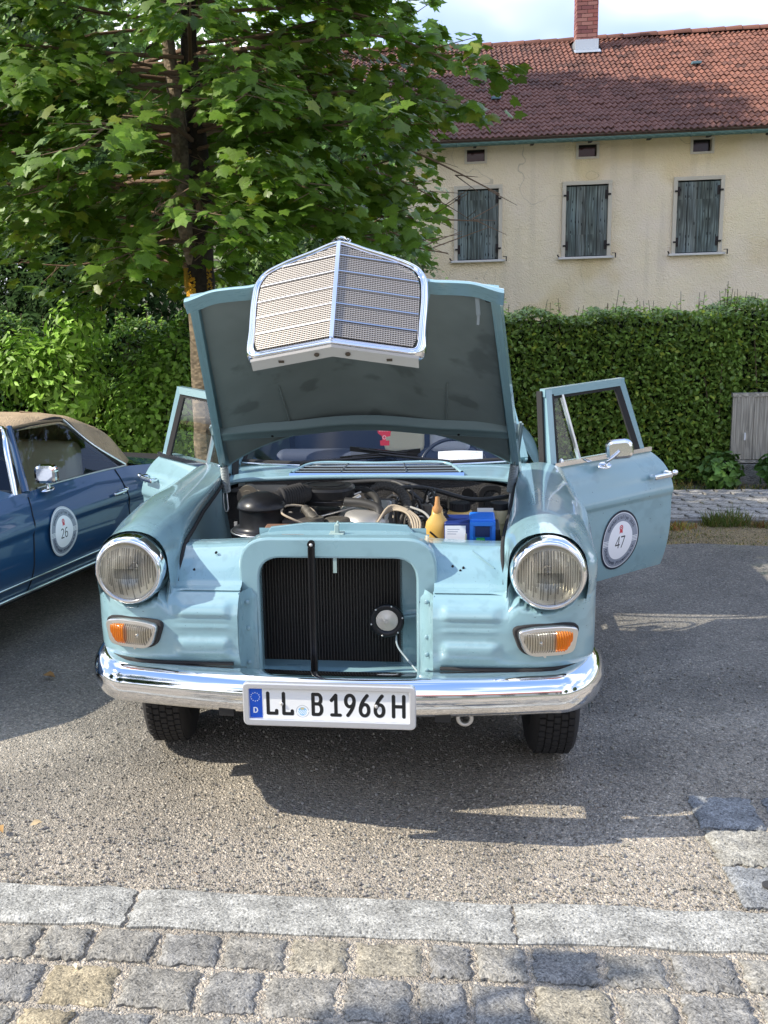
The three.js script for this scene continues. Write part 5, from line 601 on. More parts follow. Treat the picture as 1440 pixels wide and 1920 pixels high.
// scuttle, vent grille, wipers, cabin
{
  const wsz = (x) => -0.985 - 0.10 * Math.pow(Math.abs(x) / 0.62, 2.4), wsy = (x) => 0.972;
  part('scuttle', [surf(40, 8, (u, v) => { const x = lerp(-0.70, 0.70, u), z0 = -0.725 + 0.04 * Math.pow(Math.abs(x) / 0.67, 4), z1 = wsz(x); return [x, lerp(0.928, 0.942, Math.pow(v, 0.8)) - 0.02 * Math.pow(Math.abs(x) / 0.7, 6), lerp(z0, z1, v)]; }), surf(8, 8, (u, v) => [lerp(0.66, 0.885, u), 0.944 - 0.05 * u * u, lerp(-0.72, -1.05, v)]), surf(8, 8, (u, v) => [-lerp(0.66, 0.885, u), 0.944 - 0.05 * u * u, lerp(-0.72, -1.05, v)], true)], M.paint, car);
  const vx = 0.03, gp = (x, t) => { const w = 1 - 0.14 * t; return [vx + x * w, lerp(0.934, 0.950, t), lerp(-0.775, -0.925, t) - 0.01 * Math.pow(x / 0.38, 2)]; };
  const Vg = part('vent_grille', [surf(30, 4, (u, v) => { const p = gp(lerp(-0.385, 0.385, u), v); return [p[0], p[1] + 0.004, p[2]]; })], M.dark, car);
  part('vent_bar', [0.14, 0.42, 0.70, 1].map((t) => tube([-0.38, -0.2, 0, 0.2, 0.38].map((x) => { const p = gp(x, t); return [p[0], p[1] + 0.012, p[2]]; }), 0.0036, 30, 6)), std(0.28, 0.33, 0.34, 0.35, 0.5), Vg); part('vent_post', [-0.16, 0.14].map((x) => bar([gp(x, 0.1)[0], 0.950, gp(x, 0.1)[2]], [gp(x, 1)[0], 0.964, gp(x, 1)[2]], 0.006)), M.chromeDull, Vg);
  part('vent_frame', [tube([gp(-0.385, 0), gp(-0.36, 1.02), gp(0, 1.06), gp(0.36, 1.02), gp(0.385, 0)].map((p) => [p[0], p[1] + 0.012, p[2]]), 0.008, 60, 6)], M.paint, Vg); part('vent_trim', surf(30, 4, (u, v) => { const x = lerp(-0.395, 0.395, u); return [vx + x, 0.929 + 0.018 * v, -0.757 - 0.012 * v - 0.008 * Math.pow(x / 0.38, 2)]; }), M.chrome, Vg);
  // windscreen
  const wsTop = (x) => [x * 0.84, 1.36 - 0.01 * Math.pow(x / 0.6, 2), -1.32 - 0.09 * Math.pow(Math.abs(x) / 0.62, 2.4)], wsBot = (x) => [x, 0.947, wsz(x) - 0.005];
  part('windscreen', surf(40, 12, (u, v) => { const x = lerp(-0.635, 0.635, u), a = wsBot(x), b = wsTop(x); return [0, 1, 2].map((i) => lerp(a[i], b[i], v)); }), M.glass, car);
  const edge = (k) => Array.from({ length: 17 }, (_, i) => { const x = lerp(-0.64, 0.64, i / 16), p = k ? wsTop(x) : wsBot(x); return [p[0], p[1] + 0.004, p[2] + 0.006]; });
  part('screen_seal', [tube(edge(0), 0.012, 60, 8), tube(edge(1), 0.012, 60, 8), ...[-0.64, 0.64].map((x) => rod(wsBot(x), wsTop(x), 0.012))], M.rubber, car); part('screen_trim', [tube(edge(0).map((p) => [p[0], p[1] - 0.006, p[2] + 0.012]), 0.005, 60, 6)], M.chrome, car);
  for (const s of [-1, 1]) part('windscreen_pillar', [bar([s * 0.685, 0.95, -1.06], [s * 0.575, 1.375, -1.42], 0.06, 0.06), bar([s * 0.71, 0.95, -1.05], [s * 0.60, 1.37, -1.41], 0.012, 0.03)], M.paint, car);
  part('roof', [...slab(20, 20, (u, v) => { const x = (u * 2 - 1), z = lerp(-1.36, -2.85, v); return [x * 0.60, 1.385 + 0.05 * Math.sin(Math.PI * Math.min(1, v * 0.8 + 0.15)) - 0.05 * Math.pow(Math.abs(x), 4), z]; }, (u, v) => { const x = (u * 2 - 1), z = lerp(-1.36, -2.85, v); return [x * 0.60, 1.355 + 0.05 * Math.sin(Math.PI * Math.min(1, v * 0.8 + 0.15)) - 0.05 * Math.pow(Math.abs(x), 4), z]; })], M.paint, car);
  for (const s of [-1, 1]) { part('door_pillar', bar([s * 0.70, 0.93, -1.76], [s * 0.60, 1.37, -1.86], 0.07, 0.05), M.paint, car); part('rear_pillar', bar([s * 0.68, 0.93, -3.05], [s * 0.57, 1.37, -2.80], 0.14, 0.06), M.paint, car); } part('rear_window', surf(16, 6, (u, v) => [lerp(-0.60, 0.60, u) * lerp(1, 0.88, v), lerp(0.94, 1.37, v), lerp(-3.05, -2.84, v)]), M.glass, car); for (const s of [-1, 1]) part('rear_side_window', surf(1, 1, (u, v) => [s * lerp(0.70, 0.59, v), lerp(0.94, 1.36, v), lerp(-1.80, -2.9, u)]), M.glass, car);
  // body behind the front doors
  for (const s of [-1, 1]) part('rear_side', [surf(40, 14, (u, v) => { const z = lerp(-1.76, -4.05, u), b = Math.abs(z + 2.7) < 0.35 ? Math.max(0.33, 0.30 + Math.sqrt(0.35 * 0.35 - (z + 2.7) ** 2)) : 0.33, e = sstep(-3.5, -4.05, z), k = Math.pow(v, 3); return [s * (0.885 - 0.17 * k - 0.12 * e), lerp(b, 0.935 - 0.08 * e, v), z]; }, s > 0), surf(10, 6, (u, v) => [s * lerp(0.80, 0.86, 1 - v), lerp(0.26, 0.36, v), lerp(-0.36, -2.36, u)], s > 0)], M.paint, car);
  part('boot_lid', [surf(20, 10, (u, v) => [lerp(-0.72, 0.72, u), 0.935 - 0.06 * v * v + 0.02 * Math.sin(Math.PI * u), lerp(-3.04, -4.05, v)]), surf(20, 8, (u, v) => [lerp(-0.76, 0.76, u), lerp(0.875, 0.4, v), -4.05 - 0.03 * Math.sin(Math.PI * v)])], M.paint, car);
  part('cabin_floor', [box(1.5, 0.03, 2.4, 0, 0.30, -2.0), box(1.4, 0.5, 0.03, 0, 0.60, -3.0)], M.dark, car);
  for (const s of [-1, 1]) part('door_jamb', box(0.03, 0.6, 0.16, s * 0.80, 0.64, -0.96, 0.006), M.paintIn, car);
  // dashboard and what stands behind it
  part('dashboard', [surf(30, 8, (u, v) => { const x = lerp(-0.66, 0.66, u), a = v * Math.PI / 2; return [x, 0.925 - 0.12 * (1 - Math.cos(a)), wsz(x) - 0.02 - 0.16 * Math.sin(a)]; }), box(1.3, 0.25, 0.05, 0, 0.72, -1.2)], std(0.02, 0.025, 0.035, 0.6), car);
  const S = part('steering_wheel', [new THREE.TorusGeometry(0.165, 0.0095, 10, 56).rotateX(-0.42).translate(0.375, 0.862, -1.27), lathe([[0, 0.02], [0.04, 0.015], [0.05, 0]], 24).rotateX(Math.PI / 2 - 0.42 + Math.PI).translate(0.375, 0.862, -1.27)], std(0.012, 0.014, 0.02, 0.25), car); part('spoke', [rod([0.22, 0.862, -1.27], [0.53, 0.862, -1.27], 0.008), rod([0.375, 0.85, -1.26], [0.375, 0.66, -1.0], 0.025)], M.black, S); part('horn_ring', new THREE.TorusGeometry(0.09, 0.004, 6, 36).rotateX(-0.42).translate(0.375, 0.866, -1.262), M.chrome, S);
  for (const s of [-1, 1]) { const t = part('front_seat', [box(0.56, 0.5, 0.14, s * 0.34, 0.62, -1.95, 0.05), box(0.56, 0.16, 0.5, s * 0.34, 0.42, -1.66, 0.05)], M.seatBlue, car); if (s > 0) t.name = 'front_seat_001'; part('head_rest', box(0.22, 0.19, 0.09, s > 0 ? 0.355 : 0.105, 0.945, -1.93, 0.04), s > 0 ? M.greySeat : M.cream, t, s > 0 ? 'pale grey head rest' : 'cream head rest'); }
  part('rear_seat', [box(1.25, 0.5, 0.16, 0, 0.66, -2.75, 0.05), box(1.3, 0.03, 0.3, 0, 0.90, -2.95)], M.seatBlue, car);
  part('wiper', [[[-0.33, 0.962, -0.968], [0.06, 0.985, -1.0]], [[0.36, 0.962, -0.968], [0.03, 0.997, -1.0]]].flatMap(([a, b], i) => [rod(a, b, 0.009, 0.006), bar([lerp(a[0], b[0], 0.45), b[1] - 0.012 + i * 0.002, b[2] - 0.004], [b[0] + (b[0] - a[0]) * 0.42, b[1] + 0.022, b[2] - 0.02], 0.010, 0.022), rod([lerp(a[0], b[0], 0.6), b[1] - 0.004, b[2]], [b[0] + (b[0] - a[0]) * 0.28, b[1] + 0.022, b[2] - 0.012], 0.004), cyl(0.012, 0.014, 0.02, a[0], a[1] - 0.008, a[2], 14)]), std(0.02, 0.02, 0.022, 0.25, 0.4), car);
  part('washer_jet', cyl(0.012, 0.014, 0.02, 0.64, 0.955, -0.85, 14), M.chrome, car);
}
// wheels
const tyreGeo = (() => { const W = 0.085, r = 0.315, g = [lathe([[0.19, -W * 0.75], [0.22, -W * 0.98], [0.27, -W], [0.298, -W * 0.9], [0.309, -W * 0.72]], 64).rotateZ(-Math.PI / 2), lathe([[0.309, W * 0.72], [0.298, W * 0.9], [0.27, W], [0.22, W * 0.98], [0.19, W * 0.75]], 64).rotateZ(-Math.PI / 2), lathe([[0.306, -W * 0.74], [0.308, 0], [0.306, W * 0.74]], 64).rotateZ(-Math.PI / 2)]; const N = 62; for (let i = 0; i < N; i++) for (let k = 0; k < 5; k++) { const b = box(0.0215, 0.009, 0.0235, (k - 2) * 0.0258, r - 0.005, 0); b.rotateX((i + (k % 2) * 0.4 + 0.12 * Math.abs(k - 2)) / N * Math.PI * 2); g.push(b); } return join(g); })();
for (const [x, z, st] of [[-0.745, 0, 0.10], [0.741, 0, 0.04], [-0.73, -2.7, 0], [0.73, -2.7, 0]]) {
  const w = part('wheel', tyreGeo, M.rubber, car); w.name = numbered('wheel'); w.position.set(x, 0.314, z); w.rotation.y = st; const o = Math.sign(x);
  part('rim', lathe([[0.0, 0.03], [0.06, 0.035], [0.10, 0.045], [0.15, 0.03], [0.185, 0.04], [0.195, 0.06]], 40).rotateZ(-Math.PI / 2 * o), M.paint, w); part('hub_cap', lathe([[0, 0.07], [0.05, 0.066], [0.10, 0.05], [0.112, 0.042]], 36).rotateZ(-Math.PI / 2 * o), M.chrome, w); part('inner_rim', lathe([[0.0, -0.04], [0.17, -0.05], [0.192, -0.06]], 32).rotateZ(-Math.PI / 2 * o), M.dark, w);
}
part('front_axle', [box(1.3, 0.07, 0.1, 0, 0.36, -0.02), box(0.7, 0.12, 0.6, 0, 0.38, 0.2)], M.dark, car);
part('underbody', box(1.6, 0.03, 3.4, 0, 0.27, -2.1), M.dark, car);
// raised bonnet with the grille on its nose (own axes: x across, y up, z forward from the hinge line, as when closed)
{
  const w = (z) => lerp(0.668, 0.532, Math.min(1, Math.max(0, z / 1.295))), bulge = (x, z) => lerp(0.02, 0.125, Math.pow(Math.max(0, z) / 1.295, 1.4)) * (1 - sstep(0.03, 0.335, Math.abs(x))) + 0.012 * (1 - Math.pow(x / 0.62, 2));
  const F = (u, v, dy) => { const t = u * 2 - 1, z0 = 0.33 * (1 - Math.pow(Math.abs(t), 2.4)), z = lerp(z0, 1.295, v), x = t * w(z); return [x, bulge(x, z) + dy - 0.012 * Math.pow(Math.abs(t), 8), z, u, v]; };
  const lip = [-1, 1].flatMap((s) => [surf(16, 8, (u, v) => { const x = lerp(0.285, 0.548, u), a = v * Math.PI / 2, f = 0.03 + 0.012 * sstep(0.6, 1, u); return [s * x, bulge(x, 1.295) - 0.012 * sstep(0.5, 1, u) - f * (1 - Math.cos(a)), 1.293 + 0.045 * Math.sin(a) - 0.03 * u * u]; }, s > 0), surf(16, 3, (u, v) => { const x = lerp(0.285, 0.548, u), f = 0.03 + 0.012 * sstep(0.6, 1, u); return [s * x, bulge(x, 1.295) - 0.012 * sstep(0.5, 1, u) - f - 0.006 * v, 1.338 - 0.06 * v - 0.03 * u * u]; }, s > 0)]);
  const sideF = [-1, 1].flatMap((s) => [surf(30, 4, (u, v) => { const z = lerp(0.0, 1.295, u); return [s * (w(z) + 0.006 - 0.006 * v), bulge(w(z), z) - 0.012 - 0.045 * v, z]; }, s < 0), surf(30, 2, (u, v) => { const z = lerp(0.0, 1.26, u); return [s * (w(z) - 0.03 * v), bulge(w(z), z) - 0.057 + 0.004 * v, z]; }, s < 0)]);
  const HB = part('bonnet', [...slab(40, 30, (u, v) => F(u, v, 0), (u, v) => F(u, v, -0.012)), ...lip, ...sideF], M.paint, car);
  HB.position.set(0, 0.985, -0.75); HB.rotation.x = -38 * Math.PI / 180;
  part('bonnet_lining', [surf(40, 30, (u, v) => { const p = F(0.03 + 0.94 * u, 0.02 + 0.955 * v, -0.019); return [p[0], p[1] - 0.006 * Math.sin(u * 20) * Math.sin(v * 9) * 0.3, p[2], u * 1.3, v * 1.3]; }), ...[-0.30, 0.35].map((x) => tube([[x, bulge(x, 0.45) - 0.021, 0.42], [x * 1.02, bulge(x, 0.7) - 0.021, 0.7]], 0.004, 6, 5))], M.underhood, HB);
  const bz = (x) => 0.325 + 0.05 * (1 - Math.pow(x / 0.66, 2));
  part('bonnet_brace', [surf(40, 8, (u, v) => { const x = lerp(-0.64, 0.64, u), h = [0, 0.03, 0.034, 0.03, 0.032, 0.03, 0.034, 0.03, 0][Math.round(v * 8)]; return [x, 0.45 * bulge(x, bz(x)) - 0.016 - h, bz(x) - 0.03 + 0.085 * v]; })], std(0.15, 0.215, 0.22, 0.5), HB);
  part('brace_hole', [-0.38, 0.40].map((x) => cyl(0.006, 0.006, 0.008, x, 0.45 * bulge(x, 0.25) - 0.046, bz(x) - 0.006, 10)), M.dark, HB);
  part('buffer', [cyl(0.014, 0.017, 0.03, -0.525, -0.03, 1.28, 14), cyl(0.012, 0.014, 0.02, 0.50, -0.025, 1.25, 12)], M.rubber, HB);
  part('safety_hook', [box(0.075, 0.02, 0.03, 0.455, -0.015, 1.27, 0.004), bar([0.46, -0.02, 1.26], [0.465, -0.075, 1.22], 0.014, 0.008), bar([0.465, -0.07, 1.22], [0.463, -0.10, 1.20], 0.009, 0.006)], std(0.25, 0.29, 0.29, 0.4, 0.6), HB);
  // grille shell
  const zf = (x, y) => 1.465 - 0.082 * Math.abs(x) / 0.29 - 0.05 * (y + 0.355) / 0.47;
  const half = [[0, -0.342], [0.1, -0.342], [0.2, -0.341], [0.262, -0.338], [0.284, -0.318], [0.294, -0.2], [0.298, -0.075], [0.291, -0.008], [0.266, 0.034], [0.2, 0.064], [0.1, 0.088]], full = [...half, [0, 0.110], ...half.slice(1).reverse().map((p) => [-p[0], p[1]])];
  const cv = new THREE.CatmullRomCurve3(full.map((p) => new THREE.Vector3(p[0], p[1], 0)), true, 'centripetal'), N = 150, pts = cv.getSpacedPoints(N);
  const prof = [[0.025, -0.016], [0.024, -0.002], [0.020, 0.003], [0.018, -0.004], [0.014, -0.004], [0.008, 0.004], [0.000, 0.001], [-0.006, -0.015], [-0.007, -0.035], [0.004, -0.055]];
  const shell = surf(N, prof.length * 2 - 2, (u, v) => { const i = Math.round(u * N) % N, p = pts[i], a = pts[(i + N - 1) % N], b = pts[(i + 1) % N], l = Math.hypot(b.x - a.x, b.y - a.y), nx = -(b.y - a.y) / l, ny = (b.x - a.x) / l, q = v * (prof.length - 1), k = Math.min(prof.length - 2, Math.floor(q)), f = q - k, o = lerp(prof[k][0], prof[k + 1][0], f), d = lerp(prof[k][1], prof[k + 1][1], f), x = p.x + nx * o, y = p.y + ny * o; return [x, y, zf(x, y) + d, u, v]; }, true);
  const Gs = part('grille_surround', shell, M.chrome, HB);
  part('grille_flange', [...[-1, 1].map((s) => surf(8, 3, (u, v) => { const x = s * 0.272 * u; return [x, -0.3535 - 0.004 * v, zf(x, -0.34) - 0.004 - 0.048 * v]; })), ...[-1, 1].map((s) => surf(8, 2, (u, v) => { const x = s * 0.274 * u; return [x, -0.347 - 0.0065 * v, zf(x, -0.34) + 0.002 - 0.006 * v]; }))], std(0.55, 0.535, 0.51, 0.85), HB);
  part('flange_bolt', [-0.05, 0.05].map((x) => new THREE.SphereGeometry(0.009, 10, 8).scale(1, 0.6, 1).translate(x, -0.358, zf(x, -0.34) - 0.026)).concat([-0.17, 0.18].map((x) => box(0.018, 0.004, 0.008, x, -0.358, zf(x, -0.34) - 0.028))), std(0.10, 0.075, 0.05, 0.7, 0.4), HB);
  const yTop = table([[0, 0.082], [0.1, 0.061], [0.19, 0.038], [0.245, 0.012], [0.264, -0.018], [0.272, -0.078]]), xMax = table([[-0.315, 0.252], [-0.29, 0.262], [-0.2, 0.268], [-0.078, 0.272], [-0.018, 0.264], [0.012, 0.245], [0.038, 0.19], [0.061, 0.1], [0.082, 0.0]]);
  const wireM = std(0.40, 0.365, 0.325, 0.42, 0.35);
  for (const s of [-1, 1]) {
    const g = []; for (let i = 1; i <= 33; i++) { const x = i * 0.0081, y0 = i > 31 ? -0.28 : -0.312, y1 = yTop(x); g.push(bar([s * x, y0, zf(x, y0)], [s * x, y1, zf(x, y1)], 0.0026, 0.003)); }
    for (let j = 0; j < 50; j++) { const y = -0.31 + j * 0.0080, x = xMax(y); if (x < 0.01) continue; g.push(bar([0, y, zf(0, y) + 0.002], [s * x, y, zf(x, y) + 0.002], 0.0022, 0.003)); }
    const m = part('grille_mesh', g, wireM, HB); if (s > 0) m.name = 'grille_mesh_001';
    for (let j = 0; j < 5; j++) { const y = -0.248 + j * 0.071, x = xMax(y); part('grille_bar', bar([0, y, zf(0, y) + 0.006], [s * x, y, zf(x, y) + 0.006], 0.0034, 0.004), M.chromeDull, HB).name = numbered('grille_bar'); }
    part('mesh_backing', surf(10, 10, (u, v) => { const y = lerp(-0.325, 0.086, v), x = xMax(Math.max(-0.315, y)) * u; return [s * x, y, zf(x, y) - 0.02]; }), std(0.075, 0.068, 0.062, 0.9), HB).name = s < 0 ? 'mesh_backing' : 'mesh_backing_001';
  }
  part('grille_ridge', bar([0, -0.325, zf(0, -0.325) + 0.008], [0, 0.09, zf(0, 0.09) + 0.008], 0.013, 0.012), M.chrome, HB);
  const O = part('ornament', [lathe([[0, 0.032], [0.018, 0.028], [0.028, 0.016], [0.034, 0.0]], 30).scale(1.0, 1, 1.3).translate(0, 0.108, zf(0, 0.12) - 0.03)], M.chrome, HB), oz = zf(0, 0.12) - 0.055; part('star_ring', [new THREE.TorusGeometry(0.03, 0.0032, 8, 40), ...[0, 1, 2].map((i) => rod([0, 0, 0], [0.029 * Math.sin(i * 2.094), 0.029 * Math.cos(i * 2.094), 0], 0.004, 0.001, 6))].map((g) => g.rotateX(-0.62).translate(0, 0.150, oz)), M.chrome, O);
}
// front doors, both open; own axes: x along the door from its hinge, y up, z outwards
function frontDoor(s, pos, turn, label) {
  const X = (x, y, z) => [s * x, y, z], L = 0.82, rear = (y) => y < 0.74 ? L : L - 0.13 * Math.pow((y - 0.74) / 0.195, 2.4), prof = (y) => 0.0 - 0.055 * Math.pow(Math.max(0, (y - 0.72) / 0.215), 2) - 0.05 * Math.pow(Math.max(0, (0.60 - y) / 0.27), 2) + 0.010 * sstep(0.70, 0.718, y) * sstep(0.80, 0.718, y);
  const skin = (dz) => (u, v) => { const y = lerp(0.33, 0.935, v); return X(rear(y) * u, y, prof(y) + dz); };
  const D = part('front_door', slab(24, 60, s > 0 ? skin(0) : (u, v) => skin(0)(1 - u, v), s > 0 ? skin(-0.085) : (u, v) => skin(-0.085)(1 - u, v)), M.paint, car, label);
  if (s > 0) D.name = 'front_door_001';
  D.position.set(...pos); D.rotation.y = turn; const q = (a, b, ww, h) => bar(X(...a), X(...b), ww, h);
  const z = -0.062, A = [0.0, 0.93, z], B = [0.005, 1.283, z - 0.045], Cc = [0.52, 1.292, z - 0.045], E = [0.645, 0.93, z];
  part('window_frame', [q(A, B, 0.038, 0.03), q([-0.02, 1.272, z - 0.045], [0.54, 1.281, z - 0.045], 0.03, 0.036), q(Cc, E, 0.031, 0.03), q([0.0, 0.933, z], [0.70, 0.93, z], 0.03, 0.02)], M.paint, D);
  part('window_seal', [q([0.028, 0.94, z], [0.032, 1.262, z - 0.043], 0.012, 0.03), q([0.03, 1.255, z - 0.043], [0.50, 1.262, z - 0.043], 0.01, 0.03), q([0.498, 1.262, z - 0.043], [0.615, 0.94, z], 0.014, 0.03), q([-0.028, 0.80, z - 0.02], [-0.022, 1.28, z - 0.06], 0.012, 0.03)], M.rubber, D);
  part('window_trim', [q([0.102, 1.258, z - 0.040], [0.188, 0.945, z + 0.002], 0.012, 0.016), q([0.512, 1.25, z - 0.04], [0.628, 0.945, z + 0.004], 0.006, 0.012)], M.chromeDull, D); part('belt_trim', [q([0.0, 0.944, z + 0.016], [0.70, 0.940, z + 0.016], 0.014, 0.02)], M.chrome, D);
  const gl = (a, b) => surf(1, 1, (u, v) => { const lo = lerp(a[0], b[0], u), hi = lerp(a[1], b[1], u); return X(lerp(lo, hi, v), lerp(0.94, 1.268, v), lerp(z, z - 0.044, v) - 0.004); });
  if (s < 0) part('window_pane', gl([0.19, 0.10], [0.63, 0.51]), M.glass, D); part('quarter_light', gl([0.02, 0.02], [0.185, 0.096]), M.glass, D); part('quarter_catch', [new THREE.SphereGeometry(0.012, 10, 8).translate(...X(0.06, 0.955, z + 0.004)), q([0.05, 0.95, z + 0.004], [0.11, 0.95, z + 0.004], 0.008, 0.008)], M.chrome, D);
  const hx = L - 0.11; part('handle', [new RoundedBoxGeometry(0.13, 0.026, 0.022, 3, 0.01).translate(...X(hx - 0.01, 0.812, 0.03)), cyl(0.016, 0.018, 0.035, ...X(hx + 0.055, 0.812, 0.015), 16, 'z'), cyl(0.012, 0.012, 0.03, ...X(hx - 0.06, 0.812, 0.015), 14, 'z'), new THREE.SphereGeometry(0.014, 14, 10).scale(1.5, 1, 1).translate(...X(hx + 0.10, 0.815, 0.02))], M.chrome, D);
  part('door_card', s > 0 ? surf(1, 1, (u, v) => X(lerp(0.03, L - 0.06, u), lerp(0.37, 0.9, v), prof(lerp(0.37, 0.9, v)) - 0.092)) : surf(1, 1, (u, v) => X(lerp(0.03, L - 0.06, u), lerp(0.37, 0.9, v), prof(lerp(0.37, 0.9, v)) - 0.092)), M.seatBlue, D);
  if (s > 0) {
    const Mi = part('door_mirror', [(() => { const S = rrect(-0.046, -0.03, 0.046, 0.032, [0.014, 0.014, 0.024, 0.02]); return ext(S, 0.014, 0.016, -0.02, 8).rotateZ(0.1).rotateY(-0.8).translate(0.325, 0.99, 0.06); })(), lathe([[0, 0.004], [0.034, 0.002], [0.038, -0.006]], 24).scale(1.1, 1, 0.6).rotateX(0.5).translate(0.30, 0.915, 0.0)], std(0.84, 0.84, 0.84, 0.16, 1), D);
    part('mirror_arm', tube([[0.30, 0.918, 0.005], [0.275, 0.935, 0.03], [0.295, 0.965, 0.06], [0.31, 0.987, 0.075]], 0.007, 20, 8), M.chrome, Mi); part('mirror_glass', box(0.08, 0.048, 0.003, 0, 0, -0.038).rotateZ(0.1).rotateY(-0.8).translate(0.325, 0.99, 0.06), std(0.9, 0.9, 0.9, 0.01, 1), Mi);
    const Y0 = 0.527, disc = surf(48, 10, (u, v) => { const a = u * 2 * Math.PI, r = 0.150 * v, x = 0.432 + r * Math.cos(a) * 0.93, y = Y0 + r * Math.sin(a); return [x, y, prof(y) + 0.003, 0.5 + 0.5 * v * Math.cos(a), 0.5 + 0.5 * v * Math.sin(a)]; });
    part('rally_badge', disc, pr(badge('47', '#0e1c33'), 0.3), D, 'round grey and white rally badge with the number 47');
  }
}
frontDoor(1, [0.865, 0, -0.93], (90 - 46) * Math.PI / 180, 'right-hand front door with mirror and rally badge 47');
frontDoor(-1, [-0.725, 0, -0.84], -(90 - 41) * Math.PI / 180, 'left-hand front door, swung wide open, without a mirror');
// things lying and hanging in the car
const wc = (x, y, z) => { const v = new THREE.Vector3(x, y, z).applyAxisAngle(new THREE.Vector3(0, 1, 0), -9 * Math.PI / 180); return [v.x + 0.25, v.y, v.z - 4.10]; };
{
  const m = shade(new THREE.Mesh(surf(12, 2, (u, v) => [lerp(-0.105, 0.105, u), 0.048 * v + 0.006 * Math.sin(u * 3.14), -0.03 * v - 0.01 * Math.pow(u * 2 - 1, 2), u, v]), pr(sheetTex, 0.8))); m.name = 'paper_sheet'; m.position.set(...wc(0.41, 0.935, -1.10)); m.rotation.y = -0.13; m.userData = { label: 'white sheet of paper with handwriting behind the windscreen, on the dashboard', category: 'paper' }; scene.add(m);
  const t = thing('air_freshener', 'red cut-out air freshener hanging inside the windscreen', 'air freshener', wc(0.035, 1.04, -1.33), -0.15); const S = new THREE.Shape(); [[-0.02, -0.055], [0.025, -0.055], [0.025, -0.03], [0.008, -0.03], [0.008, -0.012], [0.03, -0.008], [0.032, 0.012], [0.036, 0.03], [0.03, 0.05], [-0.03, 0.05], [-0.035, 0.03], [-0.032, 0.008], [-0.012, -0.008], [-0.01, -0.03], [-0.022, -0.03]].forEach((p, i) => i ? S.lineTo(...p) : S.moveTo(...p)); S.closePath(); const g = ext(S, 0.003); const uv = g.attributes.uv; for (let i = 0; i < uv.count; i++) uv.setXY(i, 0.5 + uv.getX(i) * 12, 0.5 + uv.getY(i) * 9); part('tag', g, pr(tagTex, 0.6), t); part('cord', rod([0, 0.05, 0.002], [0, 0.28, -0.03], 0.0015), M.white, t);
}
